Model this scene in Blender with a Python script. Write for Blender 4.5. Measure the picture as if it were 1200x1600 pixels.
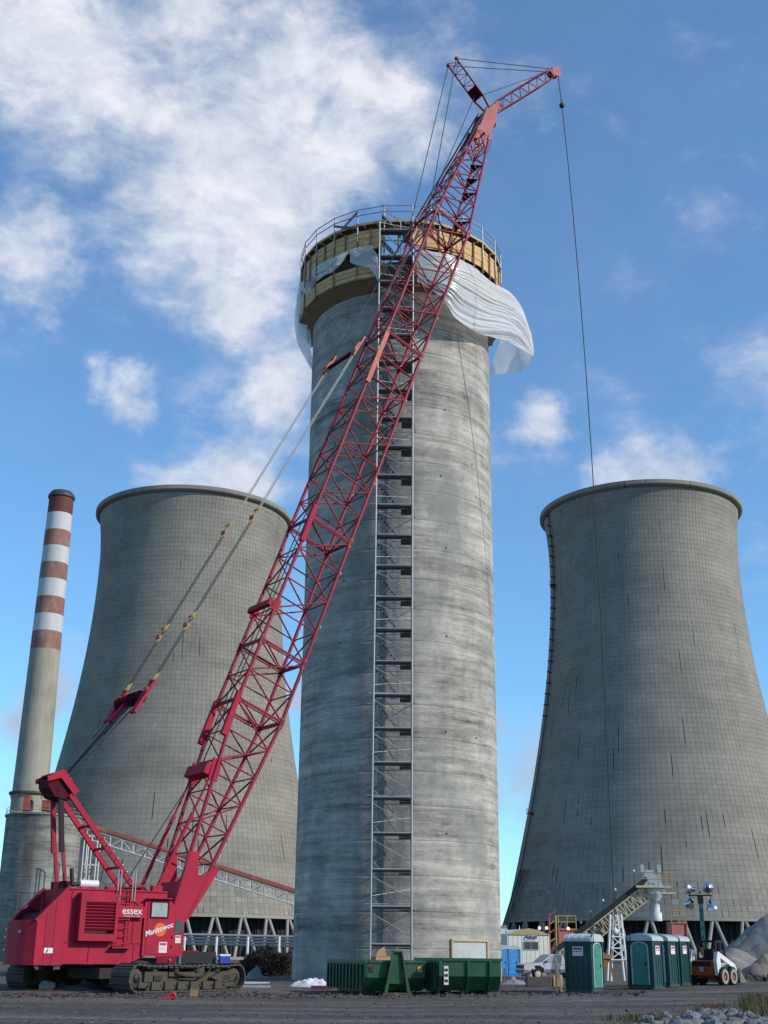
import bpy, math, random
from mathutils import Vector, Matrix, noise as mn
random.seed(7)
R = math.radians
sc = bpy.context.scene
for o in list(bpy.data.objects): bpy.data.objects.remove(o)
COL = sc.collection

# ------------------------------------------------------------------ camera
H, PITCH, ROLL, FPX = 1.55, R(19.9), math.atan(56/5274), 1908.0
cp, sp, cr, sr = math.cos(PITCH), math.sin(PITCH), math.cos(ROLL), math.sin(ROLL)
_U = Vector((0, -sp, cp)); _W = Vector((0, cp, sp)); _X = Vector((1, 0, 0))
CX = cr*_X + sr*_U; CY = -sr*_X + cr*_U
cam = bpy.data.cameras.new('camera')
cam.sensor_fit = 'VERTICAL'; cam.sensor_height = 36; cam.lens = 36*FPX/1600
cam.clip_start = .1; cam.clip_end = 20000
camo = bpy.data.objects.new('camera', cam); COL.objects.link(camo)
camo.matrix_world = Matrix(((CX.x, CY.x, -_W.x, 0), (CX.y, CY.y, -_W.y, 0), (CX.z, CY.z, -_W.z, H), (0, 0, 0, 1)))
sc.camera = camo

# ------------------------------------------------------------------ world
SUN = Vector((.92, -.39, 0)).normalized(); EL = R(30)
SUN = Vector((SUN.x*math.cos(EL), SUN.y*math.cos(EL), math.sin(EL)))
wd = bpy.data.worlds.new('World'); sc.world = wd; wd.use_nodes = True
nt = wd.node_tree; N = nt.nodes; L = nt.links; N.clear()
def nd(tree, typ, **kw):
    n = tree.nodes.new(typ)
    for k, v in kw.items():
        if k.startswith('_'): setattr(n, k[1:], v)
        else: n.inputs[k.replace('__', ' ')].default_value = v
    return n
def mth(tree, op, a, b=None, c=None, clamp=False):
    n = tree.nodes.new('ShaderNodeMath'); n.operation = op; n.use_clamp = clamp
    for i, x in enumerate((a, b, c)):
        if x is None: continue
        if isinstance(x, (int, float)): n.inputs[i].default_value = x
        else: tree.links.new(x, n.inputs[i])
    return n.outputs[0]
sky = N.new('ShaderNodeTexSky'); sky.sky_type = 'NISHITA'; sky.sun_disc = False
sky.sun_elevation = EL; sky.sun_rotation = math.atan2(SUN.x, SUN.y)
sky.air_density = 1.0; sky.dust_density = .1; sky.ozone_density = 1.6; sky.altitude = 200
tc = N.new('ShaderNodeTexCoord')
BLOBS = [(-.259,.730,.633,.105),(-.207,.765,.610,.09),(-.139,.747,.650,.08),(-.138,.800,.585,.11),(-.068,.770,.634,.075),
 (-.023,.792,.610,.062),(-.094,.828,.552,.085),(-.178,.819,.545,.08),(-.043,.823,.567,.045),(-.003,.789,.614,.034),
 (-.215,.877,.429,.03),(-.089,.892,.443,.048),(-.130,.857,.499,.05),(-.268,.945,.185,.04),(.113,.904,.411,.036),
 (.205,.910,.352,.058),(-.156,.919,.361,.075),(.118,.982,.140,.045),(-.073,.977,.199,.03),(-.283,.817,.502,.06)]
wrp = nd(nt, 'ShaderNodeTexNoise', Scale=7, Detail=5, Roughness=.6); L.new(tc.outputs['Generated'], wrp.inputs['Vector'])
wv = nd(nt, 'ShaderNodeVectorMath', _operation='SUBTRACT'); L.new(wrp.outputs['Color'], wv.inputs[0]); wv.inputs[1].default_value = (.5, .5, .5)
wsc = nd(nt, 'ShaderNodeVectorMath', _operation='SCALE'); L.new(wv.outputs[0], wsc.inputs[0]); wsc.inputs['Scale'].default_value = .16
wdir = nd(nt, 'ShaderNodeVectorMath', _operation='ADD'); L.new(tc.outputs['Generated'], wdir.inputs[0]); L.new(wsc.outputs[0], wdir.inputs[1])
acc = None
for x, y, z, r in BLOBS:
    v = nd(nt, 'ShaderNodeVectorMath', _operation='DISTANCE'); L.new(wdir.outputs[0], v.inputs[0]); v.inputs[1].default_value = (x, y, z)
    m = mth(nt, 'SUBTRACT', 1.0, mth(nt, 'MULTIPLY', v.outputs['Value'], 1/(r*1.35)), clamp=True)
    m = mth(nt, 'SMOOTHSTEP', m, 0, 1) if False else m
    acc = m if acc is None else mth(nt, 'SMOOTH_MAX', acc, m, .25)
mp = nd(nt, 'ShaderNodeMapping'); mp.inputs['Scale'].default_value = (1, 1, 1.7); L.new(tc.outputs['Generated'], mp.inputs['Vector'])
n1 = nd(nt, 'ShaderNodeTexNoise', Scale=6.5, Detail=9, Roughness=.58, Distortion=.35); L.new(mp.outputs[0], n1.inputs['Vector'])
n2 = nd(nt, 'ShaderNodeTexNoise', Scale=2.6, Detail=3, Roughness=.5); L.new(mp.outputs[0], n2.inputs['Vector'])
n3 = nd(nt, 'ShaderNodeTexNoise', Scale=15, Detail=11, Roughness=.64, Distortion=.35); L.new(mp.outputs[0], n3.inputs['Vector'])
dens = mth(nt, 'ADD', mth(nt, 'MULTIPLY', acc, .84), mth(nt, 'MULTIPLY', mth(nt, 'SUBTRACT', n1.outputs[0], .53), 1.1))
dens = mth(nt, 'ADD', dens, mth(nt, 'MULTIPLY', mth(nt, 'SUBTRACT', n3.outputs[0], .5), .55))
dens = mth(nt, 'ADD', dens, mth(nt, 'MULTIPLY', mth(nt, 'SUBTRACT', n2.outputs[0], .55), .35))
mr = nd(nt, 'ShaderNodeMapRange', _interpolation_type='SMOOTHSTEP'); L.new(dens, mr.inputs['Value'])
mr.inputs['From Min'].default_value = .12; mr.inputs['From Max'].default_value = .72; mr.inputs['To Max'].default_value = .93; mr.inputs['To Min'].default_value = .06
# cloud body: bright where thick, greyer low down and in hollows
cb = nd(nt, 'ShaderNodeMapRange'); L.new(n3.outputs[0], cb.inputs['Value']); cb.inputs['From Min'].default_value = .34; cb.inputs['From Max'].default_value = .62
cmix = nd(nt, 'ShaderNodeMix', _data_type='RGBA'); L.new(cb.outputs[0], cmix.inputs['Factor'])
cmix.inputs[6].default_value = (3.9, 4.3, 5.0, 1); cmix.inputs[7].default_value = (6.0, 6.1, 6.4, 1)
sep = N.new('ShaderNodeSeparateXYZ'); L.new(tc.outputs['Generated'], sep.inputs[0])
lowm = nd(nt, 'ShaderNodeMapRange', _interpolation_type='SMOOTHSTEP'); L.new(sep.outputs['Z'], lowm.inputs['Value'])
lowm.inputs['From Min'].default_value = .12; lowm.inputs['From Max'].default_value = .5
cmix2 = nd(nt, 'ShaderNodeMix', _data_type='RGBA'); L.new(lowm.outputs[0], cmix2.inputs['Factor'])
cmix2.inputs[6].default_value = (3.0, 3.4, 4.4, 1); L.new(cmix.outputs[2], cmix2.inputs[7])
tint = nd(nt, 'ShaderNodeMix', _data_type='RGBA', _blend_type='MULTIPLY'); tint.inputs['Factor'].default_value = 1
L.new(sky.outputs[0], tint.inputs[6]); tint.inputs[7].default_value = (.68, 1.10, 1.35, 1)
smix = nd(nt, 'ShaderNodeMix', _data_type='RGBA'); L.new(mr.outputs[0], smix.inputs['Factor'])
L.new(tint.outputs[2], smix.inputs[6]); L.new(cmix2.outputs[2], smix.inputs[7])
bg = nd(nt, 'ShaderNodeBackground', Strength=.15); L.new(smix.outputs[2], bg.inputs[0])
wo = N.new('ShaderNodeOutputWorld'); L.new(bg.outputs[0], wo.inputs[0])
sl = bpy.data.lights.new('sun', 'SUN'); sl.energy = 4.2; sl.angle = R(.53); sl.color = (1, .92, .79)
slo = bpy.data.objects.new('sun', sl); COL.objects.link(slo)
slo.rotation_euler = SUN.to_track_quat('Z', 'Y').to_euler()
vs = sc.view_settings; vs.view_transform = 'Standard'; vs.look = 'None'; vs.exposure = 0; vs.gamma = 1; vs.use_curve_mapping = False

# ------------------------------------------------------------------ where a photograph point stands in the place
def ray(px, py):
    return CX*((px-600)/FPX) + CY*((800-py)/FPX) + _W
def P(px, py, Y):
    d = ray(px, py); return d*(Y/d.y) + Vector((0, 0, H))
def sstep(a, b, x):
    t = max(0, min(1, (x-a)/(b-a))); return t*t*(3-2*t)
def gz(x, y):
    z = .019*max(0, min(x, 34))*(1-sstep(66, 88, y))*sstep(20, 40, y)
    z += .16*math.exp(-((x+15)**2+(y-58)**2)/18)
    if y < 130 and abs(x) < 80:
        z += .05*(mn.noise(Vector((x*.23, y*.23, 3)))+.5*mn.noise(Vector((x*.8, y*.8, 7))))
    return z
def G(px, py):
    d = ray(px, py); z = 0
    for _ in range(12):
        q = d*((z-H)/d.z) + Vector((0, 0, H)); z = .7*z + .3*gz(q.x, q.y)
    q.z = gz(q.x, q.y); return q

# ------------------------------------------------------------------ materials
MATS = {}
def mat(name, col, rough=.7, metal=0, var=.12, scale=3.0, bump=0, dirt=None, dirt_amt=.35, alpha=None, trans=0, coat=0, stretch=(1, 1, 1), spec=.4):
    if name in MATS: return MATS[name]
    col = tuple(x*.8 for x in col); dirt = tuple(x*.8 for x in dirt) if dirt else None
    m = bpy.data.materials.new(name); m.use_nodes = True; t = m.node_tree; b = t.nodes['Principled BSDF']
    b.inputs['Roughness'].default_value = rough; b.inputs['Metallic'].default_value = metal; b.inputs['Specular IOR Level'].default_value = spec
    if coat: b.inputs['Coat Weight'].default_value = coat; b.inputs['Coat Roughness'].default_value = .15
    c = nd(t, 'ShaderNodeTexCoord'); mpn = nd(t, 'ShaderNodeMapping'); mpn.inputs['Scale'].default_value = stretch
    t.links.new(c.outputs['Object'], mpn.inputs[0])
    oi = nd(t, 'ShaderNodeObjectInfo'); ad = nd(t, 'ShaderNodeVectorMath', _operation='ADD'); sc_ = nd(t, 'ShaderNodeVectorMath', _operation='SCALE')
    cmb = nd(t, 'ShaderNodeCombineXYZ'); t.links.new(oi.outputs['Random'], cmb.inputs[0]); t.links.new(oi.outputs['Random'], cmb.inputs[2])
    t.links.new(cmb.outputs[0], sc_.inputs[0]); sc_.inputs['Scale'].default_value = 37
    t.links.new(mpn.outputs[0], ad.inputs[0]); t.links.new(sc_.outputs[0], ad.inputs[1])
    n = nd(t, 'ShaderNodeTexNoise', Scale=scale, Detail=6, Roughness=.6); t.links.new(ad.outputs[0], n.inputs['Vector'])
    mx = nd(t, 'ShaderNodeMix', _data_type='RGBA'); t.links.new(n.outputs[0], mx.inputs['Factor'])
    mx.inputs[6].default_value = (*[max(0, x*(1-var*1.6)) for x in col], 1); mx.inputs[7].default_value = (*[min(1, x*(1+var*1.6)) for x in col], 1)
    out = mx.outputs[2]
    if dirt:
        n2 = nd(t, 'ShaderNodeTexNoise', Scale=scale*.6, Detail=8, Roughness=.68); t.links.new(ad.outputs[0], n2.inputs['Vector'])
        r2 = nd(t, 'ShaderNodeMapRange'); t.links.new(n2.outputs[0], r2.inputs['Value']); r2.inputs['From Min'].default_value = .5; r2.inputs['From Max'].default_value = .72; r2.inputs['To Max'].default_value = dirt_amt
        m2 = nd(t, 'ShaderNodeMix', _data_type='RGBA'); t.links.new(r2.outputs[0], m2.inputs['Factor']); t.links.new(out, m2.inputs[6]); m2.inputs[7].default_value = (*dirt, 1); out = m2.outputs[2]
    t.links.new(out, b.inputs['Base Color'])
    rr = nd(t, 'ShaderNodeMapRange'); t.links.new(n.outputs[0], rr.inputs['Value']); rr.inputs['To Min'].default_value = max(0, rough-.12); rr.inputs['To Max'].default_value = min(1, rough+.12)
    t.links.new(rr.outputs[0], b.inputs['Roughness'])
    if bump:
        bp = nd(t, 'ShaderNodeBump', Strength=bump, Distance=.05); t.links.new(n.outputs[0], bp.inputs['Height']); t.links.new(bp.outputs[0], b.inputs['Normal'])
    if trans: b.inputs['Transmission Weight'].default_value = trans
    if alpha is not None: b.inputs['Alpha'].default_value = alpha
    MATS[name] = m; return m

RED = mat('crane_red', (.44, .026, .056), .66, var=.16, scale=1.6, stretch=(1, 1, .35), dirt=(.22, .03, .045), dirt_amt=.75, coat=0, spec=.10)
BRED = mat('boom_red', (.31, .017, .038), .5, var=.18, scale=.5, dirt=(.12, .03, .03), dirt_amt=.6, spec=.25)
DRED = mat('winch_grease', (.085, .010, .020), .8, var=.3, spec=.1)
ORED = mat('weathered_red', (.42, .10, .075), .7, var=.2, scale=1.2, dirt=(.16, .06, .04))
STEEL = mat('galvanised_steel', (.50, .50, .52), .45, .55, var=.12, scale=5)
TUBE = mat('scaffold_tube', (.46, .46, .48), .5, .35, var=.16, scale=2, dirt=(.2, .16, .14))
ROPE = mat('wire_rope', (.045, .043, .045), .6, .2)
ROPEW = mat('pendant_rope', (.30, .29, .30), .5, .4)
BLACK = mat('black_paint', (.018, .018, .02), .6)
RUBBER = mat('tyre_rubber', (.022, .022, .022), .85)
TRK = mat('track_steel', (.085, .078, .076), .7, .3, var=.25, scale=5, dirt=(.13, .10, .07), dirt_amt=.7, bump=.3)
TFR = mat('muddy_track_frame', (.075, .062, .040), .85, var=.3, scale=3, dirt=(.06, .055, .05), dirt_amt=.8, bump=.3)
UNDSHADE = mat('shade_dark_steel', (.028, .025, .022), .75, var=.3)  # shade beneath the crane house put into this steel's dark colour
WHITE = mat('white_paint', (.74, .74, .74), .5, var=.05, dirt=(.45, .42, .38))
YEL = mat('safety_yellow', (.45, .33, .09), .6, var=.15)
WOOD = mat('formwork_timber', (.72, .46, .21), .8, var=.24, scale=.9, stretch=(1, 1, 7), dirt=(.24, .15, .08), dirt_amt=.55)
WOODD = mat('weathered_timber', (.25, .16, .088), .85, var=.25, scale=1.2, stretch=(1, 1, 6), dirt=(.09, .065, .045))
LUM = mat('new_lumber', (.56, .40, .20), .8, var=.15, scale=2)
GREENP = mat('container_green', (.009, .082, .034), .55, var=.35, scale=1.7, bump=.35, dirt=(.07, .05, .03), dirt_amt=.8)
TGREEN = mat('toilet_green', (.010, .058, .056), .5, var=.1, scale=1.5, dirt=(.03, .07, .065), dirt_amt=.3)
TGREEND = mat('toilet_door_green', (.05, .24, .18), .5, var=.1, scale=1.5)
TROOF = mat('toilet_roof', (.50, .54, .56), .5, var=.08)
TBLUE = mat('toilet_blue', (.02, .24, .62), .5, var=.08)
TBLUED = mat('toilet_door_blue', (.04, .33, .72), .5, var=.06)
CREAM = mat('trailer_cream', (.80, .79, .70), .6, var=.06, dirt=(.5, .45, .33), dirt_amt=.3)
DGLASS = mat('dark_glass', (.035, .04, .045), .08, var=.05, spec=.6)
CGLASS = mat('cab_glass', (.32, .35, .36), .06, var=.35, scale=2.4, spec=.7)
ORANGE = mat('loader_orange', (.52, .085, .022), .5, var=.12, dirt=(.2, .06, .03))
CONVY = mat('conveyor_cream', (.58, .54, .38), .65, var=.2, scale=2, dirt=(.3, .22, .12))
RUST = mat('hopper_rust', (.40, .21, .06), .85, var=.3, scale=2, dirt=(.16, .08, .04))
CARD = mat('cardboard', (.45, .27, .14), .85, var=.1)
BLUEC = mat('cooler_blue', (.02, .05, .42), .5)
STONE = mat('riprap_stone', (.19, .19, .195), .9, var=.35, scale=4, bump=.5, dirt=(.12, .12, .13))
PLACW = mat('white_placard', (.78, .76, .76), .6, var=.06)
PLACR = mat('red_print', (.45, .05, .05), .6)
DISC = mat('orange_disc', (.80, .13, .02), .6, var=.05)
SILV = mat('truck_silver', (.60, .56, .60), .35, .25, var=.05, coat=.4)
SILVW = mat('truck_lower_grey', (.16, .15, .15), .6)
TARPG = mat('grey_tarp', (.20, .23, .27), .7, var=.3, scale=2)
WTARP = mat('white_tarp', (.72, .72, .76), .6, var=.1)
BRUSH = mat('dry_brush', (.045, .035, .03), .9, var=.5, scale=9)
LAMPR = mat('lamp_reflector', (.62, .65, .72), .18, .9, var=.05)
LAMPB = mat('lamp_housing', (.09, .095, .16), .4, .5)
MAST = mat('mast_green', (.05, .17, .14), .55, var=.15)
COLC = mat('column_concrete', (.33, .32, .28), .85, var=.15)
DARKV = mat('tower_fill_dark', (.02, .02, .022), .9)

def glow(name, col, s):
    m = bpy.data.materials.new(name); m.use_nodes = True; b = m.node_tree.nodes['Principled BSDF']
    b.inputs['Emission Color'].default_value = (*col, 1); b.inputs['Emission Strength'].default_value = s; return m
BULB = glow('lit_bulb', (1, .72, .35), 2.2)

def plastic(name, col, alpha, rough=.28):
    m = bpy.data.materials.new(name); m.use_nodes = True; t = m.node_tree; t.nodes.clear()
    c = nd(t, 'ShaderNodeTexCoord'); n = nd(t, 'ShaderNodeTexNoise', Scale=1.1, Detail=7, Roughness=.65); t.links.new(c.outputs['Object'], n.inputs[0])
    d = nd(t, 'ShaderNodeBsdfDiffuse'); d.inputs[0].default_value = (*col, 1)
    tr = nd(t, 'ShaderNodeBsdfTranslucent'); tr.inputs[0].default_value = (*col, 1)
    g = nd(t, 'ShaderNodeBsdfGlossy', Roughness=rough); tp = nd(t, 'ShaderNodeBsdfTransparent')
    a = nd(t, 'ShaderNodeMixShader', Fac=.45); t.links.new(d.outputs[0], a.inputs[1]); t.links.new(tr.outputs[0], a.inputs[2])
    b_ = nd(t, 'ShaderNodeMixShader', Fac=.10); t.links.new(a.outputs[0], b_.inputs[1]); t.links.new(g.outputs[0], b_.inputs[2])
    e = nd(t, 'ShaderNodeMixShader'); r_ = nd(t, 'ShaderNodeMapRange'); t.links.new(n.outputs[0], r_.inputs[0]); r_.inputs['To Min'].default_value = alpha-.22; r_.inputs['To Max'].default_value = min(1, alpha+.22)
    t.links.new(r_.outputs[0], e.inputs[0]); t.links.new(tp.outputs[0], e.inputs[1]); t.links.new(b_.outputs[0], e.inputs[2])
    o = nd(t, 'ShaderNodeOutputMaterial'); t.links.new(e.outputs[0], o.inputs[0]); return m
SHEET = plastic('clear_white_poly', (.86, .86, .87), 1.05)
SHEETM = plastic('milky_poly', (.84, .85, .87), .86)
SHEETT = plastic('thin_clear_poly', (.80, .82, .85), .74)

def concrete(name, base, lift, cols=0, streak=.35, tower=False, spotty=.3):
    """board-marked concrete read in the thing's own cylinder coordinates: lifts, runs, blotches"""
    m = bpy.data.materials.new(name); m.use_nodes = True; t = m.node_tree; b = t.nodes['Principled BSDF']; lk = t.links.new
    c = nd(t, 'ShaderNodeTexCoord'); s = nd(t, 'ShaderNodeSeparateXYZ'); lk(c.outputs['Object'], s.inputs[0])
    oi = nd(t, 'ShaderNodeObjectInfo')
    ang = mth(t, 'ARCTAN2', s.outputs[0], mth(t, 'MULTIPLY', s.outputs[1], -1.0)); z = s.outputs[2]
    def ncomb(sa, sz, scale, detail=6, rough=.6, off=0.):
        cb_ = nd(t, 'ShaderNodeCombineXYZ'); lk(mth(t, 'MULTIPLY', ang, sa), cb_.inputs[0]); lk(mth(t, 'MULTIPLY', z, sz), cb_.inputs[1])
        lk(mth(t, 'ADD', mth(t, 'MULTIPLY', oi.outputs['Random'], 50.), off), cb_.inputs[2])
        n_ = nd(t, 'ShaderNodeTexNoise', Scale=scale, Detail=detail, Roughness=rough); lk(cb_.outputs[0], n_.inputs['Vector']); return n_.outputs[0]
    if not tower:
        parts = [(ncomb(.8, .45, 1.0, 8, .7), 1.0), (ncomb(6, .09, 1.0, 7, .7, 9.), streak), (ncomb(6, 1.1, 1.0, 9, .7, 4.), spotty), (ncomb(.8, 2.2, 1.0, 8, .72, 2.), .95), (ncomb(16, 6, 1.0, 6, .7, 14.), .40), (ncomb(2.5, 9, 1.0, 5, .65, 24.), .30)]
    else:
        parts = [(ncomb(6, .10, 1.0, 6, .6), streak*.6), (ncomb(.8, .05, 1.2, 5, .6, 3.), .35), (ncomb(2, .22, 1.2, 4, .6, 6.), .24)]
    val = None
    for o_, w in parts:
        q = mth(t, 'MULTIPLY', mth(t, 'SUBTRACT', o_, .5), w*2.1); val = q if val is None else mth(t, 'ADD', val, q)
    li = mth(t, 'FLOOR', mth(t, 'DIVIDE', z, lift)); wn = nd(t, 'ShaderNodeTexWhiteNoise', _noise_dimensions='1D'); lk(li, wn.inputs['W'])
    val = mth(t, 'ADD', val, mth(t, 'MULTIPLY', mth(t, 'SUBTRACT', wn.outputs[0], .5), .07 if tower else .10))
    if cols:   # panel to panel difference
        ci = mth(t, 'FLOOR', mth(t, 'MULTIPLY', ang, cols/(2*math.pi))); cb2 = nd(t, 'ShaderNodeCombineXYZ'); lk(ci, cb2.inputs[0]); lk(li, cb2.inputs[1])
        w2 = nd(t, 'ShaderNodeTexWhiteNoise', _noise_dimensions='3D'); lk(cb2.outputs[0], w2.inputs['Vector'])
        val = mth(t, 'ADD', val, mth(t, 'MULTIPLY', mth(t, 'SUBTRACT', w2.outputs[0], .5), .10))
    val = mth(t, 'ADD', val, 1.0)
    colr = nd(t, 'ShaderNodeVectorMath', _operation='SCALE'); colr.inputs[0].default_value = base; lk(val, colr.inputs['Scale'])
    out = colr.outputs[0]
    # cooler, darker concrete in patches
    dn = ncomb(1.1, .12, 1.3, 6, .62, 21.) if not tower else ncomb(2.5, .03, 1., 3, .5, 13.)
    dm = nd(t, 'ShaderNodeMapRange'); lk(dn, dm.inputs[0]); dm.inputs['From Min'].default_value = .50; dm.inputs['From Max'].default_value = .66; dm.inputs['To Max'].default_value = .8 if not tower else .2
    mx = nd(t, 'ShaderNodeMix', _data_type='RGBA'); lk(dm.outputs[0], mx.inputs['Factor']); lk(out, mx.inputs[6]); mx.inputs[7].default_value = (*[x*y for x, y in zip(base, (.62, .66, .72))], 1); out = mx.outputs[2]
    if tower:  # black runs weeping from joints, mostly on the lower third
        af = mth(t, 'MULTIPLY', ang, 160/(2*math.pi)); fr = mth(t, 'ABSOLUTE', mth(t, 'SUBTRACT', mth(t, 'FRACT', mth(t, 'ADD', af, .5)), .5))
        ai = mth(t, 'FLOOR', mth(t, 'ADD', af, .5)); seg = mth(t, 'FLOOR', mth(t, 'DIVIDE', mth(t, 'ADD', z, mth(t, 'MULTIPLY', ai, 1.37)), 6.5))
        cb3 = nd(t, 'ShaderNodeCombineXYZ'); lk(ai, cb3.inputs[0]); lk(seg, cb3.inputs[1]); lk(mth(t, 'MULTIPLY', oi.outputs['Random'], 90.), cb3.inputs[2])
        w3 = nd(t, 'ShaderNodeTexWhiteNoise', _noise_dimensions='3D'); lk(cb3.outputs[0], w3.inputs['Vector'])
        band = mth(t, 'MULTIPLY', mth(t, 'SUBTRACT', ncomb(1.2, .07, 1., 3, .5, 31.), .5), .42)
        zz = nd(t, 'ShaderNodeMapRange'); lk(z, zz.inputs[0]); zz.inputs['From Min'].default_value = 15; zz.inputs['From Max'].default_value = 70; zz.inputs['To Min'].default_value = .935; zz.inputs['To Max'].default_value = .99
        on = mth(t, 'GREATER_THAN', mth(t, 'ADD', w3.outputs[0], band), zz.outputs[0])
        thin = mth(t, 'LESS_THAN', fr, .085)
        mk = mth(t, 'MULTIPLY', mth(t, 'MULTIPLY', on, thin), .9)
        mx2 = nd(t, 'ShaderNodeMix', _data_type='RGBA'); lk(mk, mx2.inputs['Factor']); lk(out, mx2.inputs[6]); mx2.inputs[7].default_value = (.018, .018, .016, 1); out = mx2.outputs[2]
    else:      # dark runs beside the stair tower: stain plus its shadow put into the colour
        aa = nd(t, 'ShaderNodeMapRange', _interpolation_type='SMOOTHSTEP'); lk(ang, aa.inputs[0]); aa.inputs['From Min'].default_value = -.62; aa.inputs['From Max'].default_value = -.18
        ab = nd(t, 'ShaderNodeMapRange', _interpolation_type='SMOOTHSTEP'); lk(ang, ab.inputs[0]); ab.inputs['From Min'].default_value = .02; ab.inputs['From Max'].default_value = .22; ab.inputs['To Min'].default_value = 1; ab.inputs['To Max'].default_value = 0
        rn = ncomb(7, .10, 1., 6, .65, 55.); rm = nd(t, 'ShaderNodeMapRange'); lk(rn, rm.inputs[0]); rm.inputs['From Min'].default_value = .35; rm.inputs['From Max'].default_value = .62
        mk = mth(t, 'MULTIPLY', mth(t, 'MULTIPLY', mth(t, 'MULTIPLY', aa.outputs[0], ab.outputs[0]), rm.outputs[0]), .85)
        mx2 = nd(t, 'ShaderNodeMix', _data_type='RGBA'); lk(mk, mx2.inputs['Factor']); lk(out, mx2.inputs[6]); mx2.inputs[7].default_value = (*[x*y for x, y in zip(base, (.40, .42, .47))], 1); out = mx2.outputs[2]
    lk(out, b.inputs['Base Color']); b.inputs['Roughness'].default_value = .9; b.inputs['Specular IOR Level'].default_value = .2
    bp = nd(t, 'ShaderNodeBump', Strength=.35, Distance=.06); lk(ncomb(5, 1.3, 1.5, 7, .7, 70.), bp.inputs['Height']); lk(bp.outputs[0], b.inputs['Normal'])
    return m
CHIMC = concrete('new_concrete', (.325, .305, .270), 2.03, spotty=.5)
TOWC = concrete('tower_panel_concrete', (.232, .216, .186), 1.27, cols=160, tower=True)
TOWJ = concrete('tower_joint_concrete', (.180, .168, .145), 1.27, tower=True)
STKC = concrete('stack_concrete', (.29, .27, .22), 3.0, streak=.25, tower=True)
SILC = concrete('silo_concrete', (.215, .21, .186), 2.4, streak=.3)
WBAND = mat('faded_white_band', (.56, .57, .58), .8, var=.12, scale=.5, stretch=(1, 1, .25))
RBAND = mat('faded_red_band', (.27, .125, .10), .8, var=.25, scale=.4, stretch=(1, 1, .5), dirt=(.42, .33, .32), dirt_amt=.8)
DBAND = mat('dark_red_band', (.14, .045, .035), .8, var=.3, scale=.4, stretch=(1, 1, .3))

def ground_mat():
    m = bpy.data.materials.new('packed_gravel_earth'); m.use_nodes = True; t = m.node_tree; b = t.nodes['Principled BSDF']; lk = t.links.new
    c = nd(t, 'ShaderNodeTexCoord')
    def nz(scale, det=6, rough=.6, st=(1, 1, 1)):
        mp_ = nd(t, 'ShaderNodeMapping'); mp_.inputs['Scale'].default_value = st; lk(c.outputs['Object'], mp_.inputs[0])
        n_ = nd(t, 'ShaderNodeTexNoise', Scale=scale, Detail=det, Roughness=rough); lk(mp_.outputs[0], n_.inputs[0]); return n_.outputs[0]
    a, b1, c1 = nz(.12, 5), nz(2.2, 9, .72), nz(.5, 6, .6, (.35, 1.6, 1))
    v = mth(t, 'ADD', mth(t, 'MULTIPLY', mth(t, 'SUBTRACT', a, .5), .8), mth(t, 'MULTIPLY', mth(t, 'SUBTRACT', b1, .5), 1.5))
    v = mth(t, 'ADD', v, mth(t, 'MULTIPLY', mth(t, 'SUBTRACT', c1, .5), .9)); v = mth(t, 'ADD', v, 1.0)
    ru = nz(.22, 6, .6, (.25, 2.2, 1)); rm = nd(t, 'ShaderNodeMapRange'); lk(ru, rm.inputs[0]); rm.inputs['From Min'].default_value = .45; rm.inputs['From Max'].default_value = .62; rm.inputs['To Min'].default_value = .72; rm.inputs['To Max'].default_value = 1.22
    v = mth(t, 'MULTIPLY', v, rm.outputs[0])
    vo = nd(t, 'ShaderNodeTexVoronoi', Scale=9); lk(c.outputs['Object'], vo.inputs['Vector'])
    sv = nd(t, 'ShaderNodeSeparateColor'); lk(vo.outputs['Color'], sv.inputs[0])
    v = mth(t, 'MULTIPLY', v, mth(t, 'ADD', mth(t, 'MULTIPLY', sv.outputs[0], .5), .75))
    s_ = nd(t, 'ShaderNodeVectorMath', _operation='SCALE'); s_.inputs[0].default_value = (.110, .096, .086); lk(v, s_.inputs['Scale'])
    lk(s_.outputs[0], b.inputs['Base Color']); b.inputs['Roughness'].default_value = .95; b.inputs['Specular IOR Level'].default_value = .15
    bp = nd(t, 'ShaderNodeBump', Strength=.8, Distance=.08); lk(b1, bp.inputs['Height']); lk(bp.outputs[0], b.inputs['Normal']); return m
GROUND = ground_mat()
def gravel_mat(name, col):
    return mat(name, col, .95, var=.35, scale=1.6, bump=.6, dirt=tuple(x*.65 for x in col), dirt_amt=.5)
PILE = gravel_mat('pile_gravel', (.235, .225, .215)); PILE2 = gravel_mat('pile_brown', (.24, .205, .17)); BERM = gravel_mat('berm_earth', (.085, .075, .07))

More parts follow.
